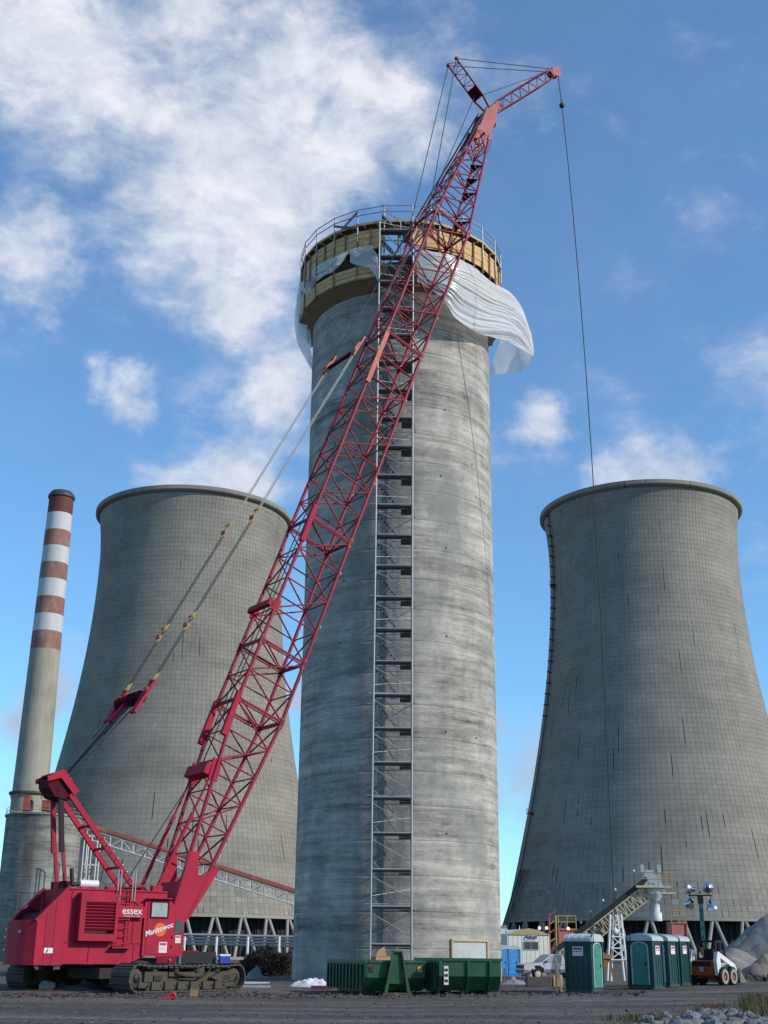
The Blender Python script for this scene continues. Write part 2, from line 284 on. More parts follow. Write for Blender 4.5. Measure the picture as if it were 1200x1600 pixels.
# ------------------------------------------------------------------ mesh helpers
def frame(p, q, up=Vector((0, 0, 1))):
    d = (Vector(q)-Vector(p)); l = d.length; d = d/l if l > 1e-9 else Vector((0, 0, 1))
    a = d.cross(up)
    if a.length < 1e-4: a = d.cross(Vector((0, 1, 0)))
    a.normalize(); b = a.cross(d); b.normalize(); return d, a, b, l
class MB:
    def __init__(s): s.v = []; s.f = []; s.m = []; s.s = []
    def add(s, vs, fs, m=0, sm=False):
        k = len(s.v); s.v += [tuple(x) for x in vs]
        for f in fs: s.f.append(tuple(i+k for i in f)); s.m.append(m); s.s.append(sm)
        return s
    def hexa(s, p, m=0): return s.add(p, [(3, 2, 1, 0), (4, 5, 6, 7), (0, 1, 5, 4), (1, 2, 6, 5), (2, 3, 7, 6), (3, 0, 4, 7)], m)
    def box(s, x0, x1, y0, y1, z0, z1, m=0):
        return s.hexa([(x0, y0, z0), (x1, y0, z0), (x1, y1, z0), (x0, y1, z0), (x0, y0, z1), (x1, y0, z1), (x1, y1, z1), (x0, y1, z1)], m)
    def bar(s, p, q, w, h, m=0, up=Vector((0, 0, 1))):
        d, a, b, l = frame(p, q, up); p = Vector(p); q = Vector(q)
        return s.hexa([p-a*w/2-b*h/2, p+a*w/2-b*h/2, p+a*w/2+b*h/2, p-a*w/2+b*h/2, q-a*w/2-b*h/2, q+a*w/2-b*h/2, q+a*w/2+b*h/2, q-a*w/2+b*h/2], m)
    def tube(s, p, q, r, r2=None, n=8, m=0, cap=True):
        r2 = r if r2 is None else r2; d, a, b, l = frame(p, q); p = Vector(p); q = Vector(q)
        vs = [p+(a*math.cos(t)+b*math.sin(t))*r for t in (2*math.pi*i/n for i in range(n))]+[q+(a*math.cos(t)+b*math.sin(t))*r2 for t in (2*math.pi*i/n for i in range(n))]
        s.add(vs, [(i, (i+1) % n, n+(i+1) % n, n+i) for i in range(n)], m, True)
        if cap: s.add(vs[:n], [tuple(range(n-1, -1, -1))], m); s.add(vs[n:], [tuple(range(n))], m)
        return s
    def path(s, pts, r, n=6, m=0):
        for a, b in zip(pts, pts[1:]): s.tube(a, b, r, n=n, m=m)
        return s
    def lathe(s, prof, n=48, c=(0, 0), a0=0, a1=2*math.pi, m=0, sm=True, axis='z', o=(0, 0, 0)):
        full = abs(a1-a0-2*math.pi) < 1e-6; k = n if full else n+1; vs = []
        for r, z in prof:
            for i in range(k):
                t = a0+(a1-a0)*i/n; x, y = r*math.cos(t), r*math.sin(t)
                vs.append((c[0]+x, c[1]+y, z) if axis == 'z' else ((o[0]+z, o[1]+x, o[2]+y) if axis == 'x' else (o[0]+x, o[1]+z, o[2]+y)))
        fs = []
        for j in range(len(prof)-1):
            for i in range(n):
                i2 = (i+1) % k if full else i+1
                fs.append((j*k+i, j*k+i2, (j+1)*k+i2, (j+1)*k+i))
        return s.add(vs, fs, m, sm)
    def prism(s, poly, t0, t1, plane='xz', m=0):
        f = {'xz': lambda a, b, t: (a, t, b), 'yz': lambda a, b, t: (t, a, b), 'xy': lambda a, b, t: (a, b, t)}[plane]; n = len(poly)
        vs = [f(a, b, t0) for a, b in poly]+[f(a, b, t1) for a, b in poly]
        return s.add(vs, [tuple(range(n)), tuple(range(2*n-1, n-1, -1))]+[(i, n+i, n+(i+1) % n, (i+1) % n) for i in range(n)], m)
    def ball(s, c, r, n=14, k=8, m=0, sz=1):
        pr = [(max(1e-4, r*math.sin(math.pi*i/k)), -r*sz*math.cos(math.pi*i/k)) for i in range(k+1)]
        return s.lathe([(a, b+c[2]) for a, b in pr], n, (c[0], c[1]), m=m)
    def build(s, name, mats, parent=None, label=None, cat=None, group=None, kind=None, fixn=True):
        me = bpy.data.meshes.new(name); me.from_pydata(s.v, [], s.f)
        if not isinstance(mats, (list, tuple)): mats = [mats]
        for x in mats: me.materials.append(x)
        me.polygons.foreach_set('material_index', s.m); me.polygons.foreach_set('use_smooth', s.s); me.update()
        o = bpy.data.objects.new(name, me); COL.objects.link(o); o.parent = parent
        return tag(o, label, cat, group, kind)
def tag(o, label=None, cat=None, group=None, kind=None):
    if label: o['label'] = label
    if cat: o['category'] = cat
    if group: o['group'] = group
    if kind: o['kind'] = kind
    return o
def thing(name, label, cat, loc=(0, 0, 0), rz=0, group=None):
    o = bpy.data.objects.new(name, None); o.empty_display_size = .3; COL.objects.link(o)
    o.location = loc; o.rotation_euler = (0, 0, rz); return tag(o, label, cat, group)
_sh = {}
def unit(kind, m, n=8):
    k = (kind, m.name, n)
    if k not in _sh:
        b = MB(); b.tube((0, 0, 0), (0, 0, 1), 1, n=n) if kind == 'rod' else b.box(-.5, .5, -.5, .5, 0, 1)
        me = bpy.data.meshes.new(kind); me.from_pydata(b.v, [], b.f); me.materials.append(m); me.polygons.foreach_set('use_smooth', b.s); me.update(); _sh[k] = me
    return _sh[k]
def rod(name, p, q, r, m, parent, n=8, label=None):
    d, a, b, l = frame(p, q); o = bpy.data.objects.new(name, unit('rod', m, n)); COL.objects.link(o); o.parent = parent
    M = Matrix((a*r, b*r, d*l)).transposed().to_4x4(); M.translation = Vector(p); o.matrix_basis = M
    if label: o['label'] = label
    return o
def beam(name, p, q, w, h, m, parent, up=Vector((0, 0, 1)), label=None):
    d, a, b, l = frame(p, q, up); o = bpy.data.objects.new(name, unit('beam', m)); COL.objects.link(o); o.parent = parent
    M = Matrix((a*w, b*h, d*l)).transposed().to_4x4(); M.translation = Vector(p); o.matrix_basis = M
    if label: o['label'] = label
    return o
KIDS = {}
def copy_tree(o, parent=None):
    c = o.copy(); COL.objects.link(c); c.parent = parent
    for ch in list(o.children): copy_tree(ch, c)
    return c
def words(name, s, size, m, parent, origin, xdir, zdir, shear=0, extrude=.004, align='CENTER', bold=0):
    cu = bpy.data.curves.new(name, 'FONT'); cu.body = s; cu.size = size; cu.extrude = extrude; cu.align_x = align; cu.align_y = 'CENTER'; cu.shear = shear; cu.offset = bold; cu.resolution_u = 3
    t = bpy.data.objects.new(name+'_tmp', cu); COL.objects.link(t)
    me = bpy.data.meshes.new_from_object(t.evaluated_get(bpy.context.evaluated_depsgraph_get())); bpy.data.objects.remove(t)
    me.materials.clear(); me.materials.append(m); o = bpy.data.objects.new(name, me); COL.objects.link(o); o.parent = parent
    x = Vector(xdir).normalized(); y = Vector(zdir).normalized(); M = Matrix((x, y, x.cross(y))).transposed().to_4x4(); M.translation = Vector(origin); o.matrix_basis = M
    return o

# ================================================================== GROUND
def axis(lo, hi, step, far):
    a = [lo+i*step for i in range(int((hi-lo)/step)+1)]; w = step; x = hi
    while x < far: w *= 1.45; x += w; a.append(x)
    w = step; x = lo; pre = []
    while x > -far: w *= 1.45; x -= w; pre.append(x)
    return pre[::-1]+a
gx, gy = axis(-36, 44, .8, 7000), axis(14, 130, .8, 9000)
g = MB(); nx = len(gx)
g.add([(x, y, gz(x, y)) for y in gy for x in gx], [(j*nx+i, j*nx+i+1, (j+1)*nx+i+1, (j+1)*nx+i) for j in range(len(gy)-1) for i in range(nx-1)], 0, True)
g.build('ground', GROUND, kind='structure')

# ================================================================== COOLING TOWERS
ZT, RT, ZTH, RTH, RB, ZL = 120.38, 27.45, 105.26, 26.1, 41.0, 9.66
def prof(z):
    a = math.sqrt((RT/RTH)**2-1)/(ZT-ZTH); b = math.sqrt((RB/RTH)**2-1)/(ZTH-ZL)
    return RTH*math.sqrt(1+((a if z > ZTH else b)*(z-ZTH))**2)
NC, NR = 160, 86; DZ = (ZT-1.2-ZL-.5)/NR
def make_tower():
    root = thing('cooling_tower', '', 'cooling tower')
    sh = MB(); zs = [ZL+(ZT-ZL)*i/60 for i in range(61)]
    sh.lathe([(prof(z)-.055, z) for z in zs], 160)
    sh.lathe([(prof(z)-.75, z) for z in zs[::-1]], 120)
    sh.lathe([(prof(ZL)-.75, ZL), (prof(ZL)-.10, ZL)], 120)
    sh.build('shell', TOWJ, root)
    rim = MB(); rim.lathe([(RT-1.0, ZT-.1), (RT-1.0, ZT+.5), (RT+1.0, ZT+.5), (RT+1.0, ZT-.55), (RT+.75, ZT-.8), (RT-.05, ZT-1.1)], 160, sm=False); rim.build('rim_ring', TOWC, root)
    lin = MB(); lin.lathe([(RB-.05, ZL+.45), (RB+.18, ZL+.4), (RB+.18, ZL-.35), (RB-.9, ZL-.35), (RB-.9, ZL)], 160, sm=False); lin.build('lintel_ring', COLC, root)
    st = MB(); da = 2*math.pi/NC; front = []
    for j in range(NR):
        z0 = ZL+.5+j*DZ; z1 = z0+DZ
        for i in range(NC):
            a0 = -math.pi/2+da*(i-NC/2); a1 = a0+da; ja = .034; jz = .026
            r0, r1 = prof(z0+jz), prof(z1-jz); e0, e1 = ja/r0, ja/r1
            dev = .006*math.sin(i*12.9898+j*78.233)
            def pt(r, a, z, off): return ((r+off)*math.cos(a), (r+off)*math.sin(a), z)
            inn = [pt(r0, a0+e0*.4, z0+jz*.4, -.06), pt(r0, a1-e0*.4, z0+jz*.4, -.06), pt(r1, a1-e1*.4, z1-jz*.4, -.06), pt(r1, a0+e1*.4, z1-jz*.4, -.06)]
            ot = [pt(r0, a0+e0, z0+jz, dev), pt(r0, a1-e0, z0+jz, dev), pt(r1, a1-e1, z1-jz, dev), pt(r1, a0+e1, z1-jz, dev)]
            fs = [(4, 5, 6, 7), (0, 1, 5, 4), (1, 2, 6, 5), (2, 3, 7, 6), (3, 0, 4, 7)]
            if j < 6 and abs(i-NC/2+.5) < 25: front.append((inn+ot, fs))
            else: st.add(inn+ot, fs)
    st.build('panel_courses', TOWC, root, kind='stuff')
    for vs_, fs_ in front: MB().add(vs_, fs_).build('panel', TOWC, root)
    cm = MB().tube((0, 0, 0), (0, 0, 1), 1, n=8)
    nv = 36
    for k in range(nv):
        a = -math.pi/2+(k+.5)*2*math.pi/nv
        for sg in (-1, 1):
            b = a+sg*.42*2*math.pi/nv; t = a+sg*.05*2*math.pi/nv
            rod('column', ((RB+2.3)*math.cos(b), (RB+2.3)*math.sin(b), -.2), ((RB-.35)*math.cos(t), (RB-.35)*math.sin(t), ZL-.3), .42, COLC, root)
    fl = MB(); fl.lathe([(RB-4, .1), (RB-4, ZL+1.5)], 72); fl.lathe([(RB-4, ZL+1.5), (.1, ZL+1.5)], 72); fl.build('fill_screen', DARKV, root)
    for k in range(72):
        a = -math.pi+math.pi*k/72
        beam('screen_post', ((RB-3.8)*math.cos(a), (RB-3.8)*math.sin(a), 0), ((RB-3.8)*math.cos(a), (RB-3.8)*math.sin(a), ZL+1), .25, .25, mat('screen_post_dark', (.055, .055, .055), .8), root)
    bs = MB(); bs.lathe([(RB+4.2, -.3), (RB+4.2, .6), (RB+3.6, .6), (RB+3.6, -.3)], 90, sm=False); bs.build('basin_wall', COLC, root)
    return root
tw = make_tower()
tw['label'] = 'grey cooling tower on the right with a ladder up its left edge'
tw['group'] = 'hyperbolic cooling towers behind the chimney'
tw.location = (73.4, 330, 0); tw.rotation_euler.z = -math.atan2(73.4, 330)
tw2 = copy_tree(tw); tw2.location = (-55.34, 337.8, 0); tw2.rotation_euler.z = math.atan2(55.34, 337.8)
tw2['label'] = 'grey cooling tower on the left standing behind the red crane and striped stack'
# ladder and landing up the left edge of the right-hand tower
lad = MB(); az = R(-90-66)
zs = [ZL+1+(ZT-ZL-1)*i/110 for i in range(111)]
for off in (-.35, .35):
    lad.path([((prof(z)+.55)*math.cos(az)-off*math.sin(az), (prof(z)+.55)*math.sin(az)+off*math.cos(az), z) for z in zs], .08, 4)
for i, z in enumerate(zs):
    for dz in (0, .5):
        r_ = prof(z+dz)+.55; lad.bar((r_*math.cos(az)+.35*math.sin(az), r_*math.sin(az)-.35*math.cos(az), z+dz), (r_*math.cos(az)-.35*math.sin(az), r_*math.sin(az)+.35*math.cos(az), z+dz), .1, .1)
    if i % 3 == 0 and z > 60:
        r_ = prof(z); lad.bar((r_*math.cos(az-.012), r_*math.sin(az-.012), z), ((r_+1.3)*math.cos(az-.012), (r_+1.3)*math.sin(az-.012), z+.2), .7, .25)
lad.build('access_ladder', mat('ladder_rusty', (.085, .055, .045), .85, var=.4, scale=.2, dirt=(.2, .09, .05)), tw)
for zz in (98, 36):
    l2 = MB(); r_ = prof(zz)
    l2.lathe([(r_+.05, zz), (r_+1.5, zz), (r_+1.5, zz+.2), (r_+.05, zz+.2)], 4, a0=az-.03, a1=az+.03, sm=False)
    for t in (-.03, 0, .03): l2.bar(((r_+1.45)*math.cos(az+t), (r_+1.45)*math.sin(az+t), zz+.2), ((r_+1.45)*math.cos(az+t), (r_+1.45)*math.sin(az+t), zz+1.5), .1, .1)
    l2.build('rest_platform', mat('platform_rust', (.28, .13, .06), .85, var=.3), tw)
for k in range(2):
    bb = MB(); t = az+.03+.05*k
    for s_ in (-1, 1): bb.bar(((RB+6)*math.cos(t), (RB+6)*math.sin(t), 0), ((prof(22)+.4)*math.cos(t+.05*s_), (prof(22)+.4)*math.sin(t+.05*s_), 22), .35, .35)
    bb.build('stair_brace', mat('brace_grey', (.12, .12, .12), .7), tw)

# ================================================================== STRIPED STACK AND SILO
SX, SY = -84.55, 300.
stk = thing('striped_stack', 'tall slender stack with faded red and white bands and a dark cap', 'chimney', (SX, SY, 0))
srad = lambda z: 4.75-(4.75-3.08)*z/114.0
b = MB(); b.lathe([(srad(z), z) for z in range(0, 73, 6)]+[(srad(72.2), 72.2)], 48); b.build('shaft', STKC, stk)
zb = [72.2, 76.8, 81.2, 85.7, 90.4, 94.8, 99.25, 103.6, 108.3]
for i in range(8):
    b = MB(); b.lathe([(srad(zb[i])+.02, zb[i]), (srad(zb[i+1])+.02, zb[i+1])], 48); b.build('painted_band', WBAND if i % 2 else RBAND, stk)
b = MB(); b.lathe([(srad(108.3)+.02, 108.3), (srad(112.6)+.02, 112.6)], 48); b.build('dark_band', DBAND, stk)
b = MB(); b.lathe([(srad(112.6), 112.6), (srad(112.6)+.35, 112.9), (srad(112.6)+.3, 113.6), (2.7, 114.6), (2.2, 114.7), (2.2, 110)], 48, sm=False); b.build('cap', mat('cap_iron', (.06, .055, .055), .6), stk)
b = MB(); b.lathe([(srad(37), 36.7), (srad(37)+.7, 36.7), (srad(37)+.7, 37.2), (srad(37), 37.2)], 48, sm=False)
for k in range(10): b.tube(((srad(37)+.6)*math.cos(k*.63), (srad(37)+.6)*math.sin(k*.63), 36.6), ((srad(37)+.1)*math.cos(k*.63), (srad(37)+.1)*math.sin(k*.63), 35.6), .08, n=4)
b.build('ring_walkway', mat('walkway_dark', (.07, .065, .06), .7), stk)
silo = thing('ash_silo', 'squat round concrete silo behind the crane at the foot of the striped stack', 'silo', (-53.9, 201, 0))
b = MB(); pr = []
for k in range(9):
    z = k*2.42; pr += [(5.93, z+.04), (5.93, z+.12), (5.93, z+2.32), (5.93, z+2.40), (5.88, z+2.41), (5.88, z+2.45)]
pr += [(5.93, 21.5)]
b.lathe(pr, 64); b.build('silo_wall', SILC, silo)
b = MB(); b.lathe([(5.93, 21.5), (6.15, 21.5), (6.15, 21.75), (.1, 22.0)], 64, sm=False); b.build('roof_slab', SILC, silo)
rl = MB()
for k in range(26):
    a = k*2*math.pi/26; rl.tube((6.0*math.cos(a), 6.0*math.sin(a), 21.7), (6.0*math.cos(a), 6.0*math.sin(a), 22.75), .03, n=4)
for z in (22.25, 22.75): rl.lathe([(5.97, z-.03), (6.03, z), (5.97, z+.03), (5.97, z-.03)], 52)
rl.build('handrail', mat('silo_rail', (.35, .34, .28), .7), silo)
def bin_vent(px, w, h, lab, Y=196.5):
    p = P(px, 1275, Y); t = thing('bin_filter', lab, 'filter unit', (p.x, Y, 21.9)); b = MB(); b.box(-w/2, w/2, -.8, .8, .25, h)
    b.build('filter_box', ORED, t); b = MB(); b.box(-w/2-.06, w/2+.06, -.86, .86, h, h+.12); b.box(-w/2-.04, w/2+.04, -.84, .84, h*.45, h*.45+.1); b.build('roof_flange', ORED, t)
    for sx in (-1, 1):
        for sy in (-1, 1): rod('leg', (sx*w*.42, sy*.6, 0), (sx*w*.42, sy*.6, .3), .08, BLACK, t)
    b = MB(); b.tube((w/2+.35, -.3, .2), (w/2+.35, -.3, h*.75), .22, n=8); b.tube((w/2+.35, -.3, h*.72), (w/2, -.3, h*.8), .15); b.build('fan_duct', BLACK, t)
bin_vent(41, .95, 2.3, 'tall faded red filter box with black fan duct on the silo roof')
bin_vent(72, 1.3, 1.7, 'squat red filter box at the right of the silo roof')
fr_ = thing('steel_stair_frame', 'open white steel frame beside the round silo', 'steel frame', (0, 0, 0))
x0, x1 = P(124, 1400, 192).x, P(145, 1400, 192).x; zb_, zt_ = 0, P(135, 1305, 192).z
for x in (x0, (x0+x1)/2-.3, x1):
    for y in (192, 194): rod('post', (x, y, zb_), (x, y, zt_), .09, WHITE, fr_)
for z in (zt_, zt_-4.3, zt_-8.2, zt_-9.2, 4):
    for y in (192, 194): rod('rail', (x0, y, z), (x1, y, z), .08, WHITE, fr_)
for z in (zt_-8.6, zt_-5):
    b = MB(); b.box(x0+.15, x1-.15, 192.3, 193.6, z, z+.1); b.build('grating', YEL, fr_)

# red covered belt gallery sloping down behind the crane
cvr = thing('belt_gallery', 'long sloping conveyor gallery with red roof over a white truss', 'conveyor')
A, B = P(150, 1292, 205), P(458, 1390, 205); d = (B-A)/(B.x-A.x); A2 = A-d*3; B2 = A+d*62
b = MB(); pts = []
for pt in (A2, B2):
    for t in range(9):
        a = math.pi*t/8; pts.append((pt.x, 205+1.1*math.cos(a)*-1, pt.z-.35+.62*math.sin(a)))
b.add(pts, [(i, i+1, i+10, i+9) for i in range(8)], 0, True); b.bar(A2+Vector((0, 0, -.45)), B2+Vector((0, 0, -.45)), 2.3, .2)
b.build('roof', mat('gallery_red_rust', (.22, .06, .045), .8, var=.35, scale=.35, dirt=(.36, .24, .12), dirt_amt=.7), cvr)
Lg = (B2-A2).length; ng = 34
for y in (204, 206):
    rod('chord', A2+Vector((0, y-205, -.75)), B2+Vector((0, y-205, -.75)), .09, WHITE, cvr); rod('chord', A2+Vector((0, y-205, -2.25)), B2+Vector((0, y-205, -2.25)), .09, WHITE, cvr)
    for k in range(ng):
        q0 = A2+(B2-A2)*(k/ng); q1 = A2+(B2-A2)*((k+1)/ng); o_ = Vector((0, y-205, 0))
        rod('truss_post', q0+o_+Vector((0, 0, -2.25)), q0+o_+Vector((0, 0, -.75)), .07, WHITE, cvr, 6)
        rod('truss_diagonal', q0+o_+Vector((0, 0, -2.25 if k % 2 else -.75)), q1+o_+Vector((0, 0, -.75 if k % 2 else -2.25)), .055, WHITE, cvr, 6)
for k in (9, 24):
    q = A2+(B2-A2)*(k/ng)
    for sx in (-1, 1): rod('trestle_leg', (q.x+sx*1.0, 205, gz(q.x, 205)), (q.x+sx*.2, 205, q.z-2.2), .14, WHITE, cvr)

# pipe rack in front of the left tower
pr_ = thing('pipe_rack', 'low rack of grey pipes on white posts in front of the left cooling tower', 'pipe rack')
for k, py in enumerate((1461, 1466, 1471, 1475.5)):
    a, c_ = P(270, py-1.5, 150), P(520, py+4, 150); rod('pipe', a+Vector((0, k*.3, 0)), c_+Vector((0, k*.3, 0)), .13, STEEL, pr_)
for px in (288, 338, 387, 436, 480):
    q = P(px, 1472, 149.6); rod('post', (q.x, q.y, 0), (q.x, q.y, q.z+.6), .16, WHITE, pr_); rod('cross_arm', (q.x, 149.5, q.z+.3), (q.x, 151.2, q.z+.3), .08, WHITE, pr_)

# ================================================================== CONCRETE CHIMNEY
KX, KY, KR, LIFT = 1.1, 81.5, 6.53, 2.03
chm = thing('concrete_chimney', 'massive new round concrete chimney shell rising behind the crane, stained and shade-tinted down one side', 'chimney', (KX, KY, 0))
b = MB(); pr = [(KR, -.3)]
k = 0
while True:
    z = 2.08+LIFT*k-.25; k += 1
    if z > 46: break
    w1, w2 = .004*math.sin(k*3.1), .004*math.sin(k*3.1+3.1); pr += [(KR+w1, z-.10), (KR+w1, z-.035), (KR-.016, z-.02), (KR-.016, z+.02), (KR+w2, z+.035), (KR+w2, z+.10)]
pr += [(KR, 46.2), (KR-.5, 46.2), (KR-.5, 30)]
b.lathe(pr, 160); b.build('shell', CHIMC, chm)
def on_wall(a, z, off=0): a = R(a); return Vector(((KR+off)*math.sin(a), -(KR+off)*math.cos(a), z))
for a, z in ((26, 8.4), (26, 14.5), (27, 20.6), (27, 26.5), (27, 36.4), (48, 14.4), (-34, 24.3), (-34, 28.2), (-36, 20.2), (48, 33), (24, 31.5)):
    rod('form_tie', on_wall(a, z, -.02), on_wall(a, z, .04), .06, BLACK, chm)
# framed opening closed with plastic at the foot
fa = 50
def wallq(a0, a1, z0, z1, off, m, name, thick=.1):
    n = 6; vs = []
    for o_ in (off, off+thick):
        for i in range(n+1):
            a = a0+(a1-a0)*i/n; vs += [on_wall(a, z0, o_), on_wall(a, z1, o_)]
    k = 2*(n+1); fs = []
    for i in range(n):
        fs += [(k+2*i, k+2*i+2, k+2*i+3, k+2*i+1), (2*i+1, 2*i+3, k+2*i+3, k+2*i+1), (2*i, k+2*i, k+2*i+2, 2*i+2)]
    fs += [(0, 1, k+1, k), (2*n, k+2*n, k+2*n+1, 2*n+1)]
    return MB().add(vs, fs).build(name, m, chm)
wallq(29, 54, .1, 2.3, .01, SHEETT, 'plastic_cover', .015)
fpl = MB()
for i in range(14):
    a0 = 30+random.random()*23; z0 = .4+random.random()*1.8; fpl.tube(on_wall(41+random.uniform(-2, 2), 1.15, .04), on_wall(a0, z0, .035), .02, .006, n=5)
fpl.build('plastic_fold', SHEET, chm)
wallq(28, 29, .0, 2.4, .0, LUM, 'frame_post', .12); wallq(54, 55, .0, 2.4, .0, LUM, 'frame_post', .12); wallq(28, 55, 2.3, 2.42, .0, LUM, 'frame_head', .13)

# ---- timber formwork platform round the top
plt = thing('formwork_platform', 'ring of timber formwork and railings round the chimney top', 'platform', (KX, KY, 0))
NS = 24; WR = 7.5; seg = 360/NS
def seg_board(a0, a1, z0, z1, r, m, name, th=.06):
    p0 = Vector((r*math.sin(R(a0)), -r*math.cos(R(a0)), (z0+z1)/2)); p1 = Vector((r*math.sin(R(a1)), -r*math.cos(R(a1)), (z0+z1)/2))
    return beam(name, p0, p1, th, z1-z0, m, plt)
for s_ in range(NS):
    a0 = -9.8+s_*seg; a1 = a0+seg
    opening = s_ == 0
    for j, (z0, z1) in enumerate(((48.12, 48.55), (48.58, 49.02), (49.05, 49.42), (49.45, 49.66))):
        if opening: continue
        jr = random.uniform(-.025, .025); seg_board(a0+.12, a1-.12, z0, z1, WR+jr, WOOD, 'plank')
    for j, (z0, z1) in enumerate(((45.9, 46.2), (46.23, 46.52), (46.55, 46.84))):
        if opening: continue
        jr = random.uniform(-.025, .025); seg_board(a0+.12, a1-.12, z0, z1, WR+jr, WOOD, 'plank')
    v = Vector((math.sin(R(a0)), -math.cos(R(a0)), 0))
    rod('rail_post', v*(WR+.10)+Vector((0, 0, 48.9)), v*(WR+.10)+Vector((0, 0, 51.45)), .05, TUBE, plt)
    beam('stud', v*(WR+.07)+Vector((0, 0, 45.7)), v*(WR+.07)+Vector((0, 0, 47.1)), .1, .08, WOODD, plt, up=v)
    for q in (0, .5):
        a = a0+seg*q; w_ = Vector((math.sin(R(a)), -math.cos(R(a)), 0))
        beam('stud', w_*(WR+.07)+Vector((0, 0, 47.6)), w_*(WR+.07)+Vector((0, 0, 49.72)), .1, .08, WOODD, plt, up=w_)
    for z in (50.95, 51.42):
        w_ = Vector((math.sin(R(a1)), -math.cos(R(a1)), 0)); rod('guard_rail', v*(WR+.12)+Vector((0, 0, z)), w_*(WR+.12)+Vector((0, 0, z)), .035, TUBE, plt)
    if s_ in (22,):
        w_ = Vector((math.sin(R(a1)), -math.cos(R(a1)), 0))
        beam('brace_board', v*(WR+.1)+Vector((0, 0, 49.8)), w_*(WR+.1)+Vector((0, 0, 51.3)), .05, .16, WOODD, plt); beam('brace_board', v*(WR+.2)+Vector((0, 0, 50.7)), w_*(WR+.2)+Vector((0, 0, 49.9)), .05, .16, WOODD, plt)
    # deck segment, its edge board and the joists under it
    w_ = Vector((math.sin(R(a1)), -math.cos(R(a1)), 0)); b = MB()
    b.hexa([v*6.0+Vector((0, 0, 50.12)), v*(WR+.08)+Vector((0, 0, 50.12)), w_*(WR+.08)+Vector((0, 0, 50.12)), w_*6.0+Vector((0, 0, 50.12)), v*6.0+Vector((0, 0, 50.2)), v*(WR+.08)+Vector((0, 0, 50.2)), w_*(WR+.08)+Vector((0, 0, 50.2)), w_*6.0+Vector((0, 0, 50.2))]); b.build('deck_board', WOODD, plt)
    seg_board(a0, a1, 50.08, 50.26, WR+.13, LUM, 'edge_board', .04)
    seg_board(a0, a1, 49.78, 50.0, WR-.35, WOODD, 'joist', .08)
    for q in (.25, .75):
        a = R(a0+seg*q); u_ = Vector((math.sin(a), -math.cos(a), 0)); beam('joist_end', u_*6.2+Vector((0, 0, 50.03)), u_*(WR+.05)+Vector((0, 0, 50.03)), .09, .14, WOOD, plt)
    # soffit under the lower ring
    b = MB(); r0, r1 = KR+.02, WR+.02
    b.hexa([v*r0+Vector((0, 0, 45.08)), v*r1+Vector((0, 0, 45.78)), w_*r1+Vector((0, 0, 45.78)), w_*r0+Vector((0, 0, 45.08)), v*r0+Vector((0, 0, 45.2)), v*r1+Vector((0, 0, 45.9)), w_*r1+Vector((0, 0, 45.9)), w_*r0+Vector((0, 0, 45.2))]); b.build('soffit_board', WOODD, plt)
b = MB(); b.lathe([(7.0, 45.9), (7.0, 48.1)], 72, a0=R(-90+10), a1=R(270-12)); b.lathe([(7.0, 48.1), (7.0, 49.7)], 72, a0=R(-90+10), a1=R(270-12)); b.build('form_panel', mat('oiled_plywood', (.06, .045, .033), .8, var=.3), plt)
b = MB(); b.lathe([(6.3, 45.0), (6.3, 47.6)], 72); b.build('inner_form', mat('inner_ply', (.12, .10, .08), .8), plt)

# ---- plastic sheets on the platform
def cat(pts, t):
    n = len(pts)-1; x = t*n; i = min(int(x), n-1); f = x-i
    p0, p1, p2, p3 = pts[max(i-1, 0)], pts[i], pts[i+1], pts[min(i+2, n)]
    return .5*((2*p1)+(p2-p0)*f+(2*p0-5*p1+4*p2-p3)*f*f+(3*p1-p0-3*p2+p3)*f**3)
def sheet(name, top, bot, m, label, nu=70, nv=40, amp=.22, belly=.4, fu=3, fv=10, slant=1.5, seed=0, parent=None, group=None):
    T = [P(*q) for q in top]; Bt = [P(*q) for q in bot]; vs = []
    for i in range(nu+1):
        u = i/nu; a = cat(T, u); c_ = cat(Bt, u)
        for j in range(nv+1):
            v = j/nv; p = a.lerp(c_, v)
            out = (p-Vector((KX, KY, p.z))).normalized(); out.z = .25
            w = fv*v+slant*u*3
            n_ = mn.noise(Vector((u*fu+seed, w*.55, seed*1.7)))
            wv_ = v*fv*2.2+slant*u*5+1.2*mn.noise(Vector((u*2.1, v*1.6, seed)))
            n_ += .38*(.45-1.8*abs(mn.noise(Vector((u*fu*.55+seed, wv_, seed)))))+.26*(.4-1.8*abs(mn.noise(Vector((u*fu*.9, wv_*2.1, seed*2)))))
            n_ += .10*mn.noise(Vector((u*22+seed, v*16, 5)))
            ed = min(1, 6*u, 6*(1-u)+.3)
            p = p+out*(amp*n_*ed*(.35+.65*math.sin(math.pi*min(v*.9+.08, 1)))+belly*math.sin(math.pi*u)*math.sin(math.pi*v))
            vs.append(p)
    k = nv+1
    b = MB(); b.add(vs, [(i*k+j, i*k+j+1, (i+1)*k+j+1, (i+1)*k+j) for i in range(nu) for j in range(nv)], 0, True)
    return b.build(name, m, parent, label, 'plastic sheet', group) if label else b.build(name, m, parent)
GS = 'plastic sheets flapping from the formwork'
sheet('plastic_sheet', [(652, 388, 73.6), (680, 394, 73.6), (710, 400, 74.2), (738, 415, 75.8), (768, 441, 78.3), (795, 458, 80.5), (815, 482, 82), (826, 515, 83), (834, 553, 83.5)],
      [(652, 440, 73.5), (672, 452, 73.5), (697, 472, 73.7), (712, 498, 74.4), (740, 518, 76), (770, 527, 78), (792, 533, 79.8), (812, 544, 81.5), (833, 556, 83.4)], SHEET,
      'large bright white plastic sheet billowing off the right of the chimney top', 130, 170, .36, .6, 2.6, 8, 1.6, 3, group=GS)
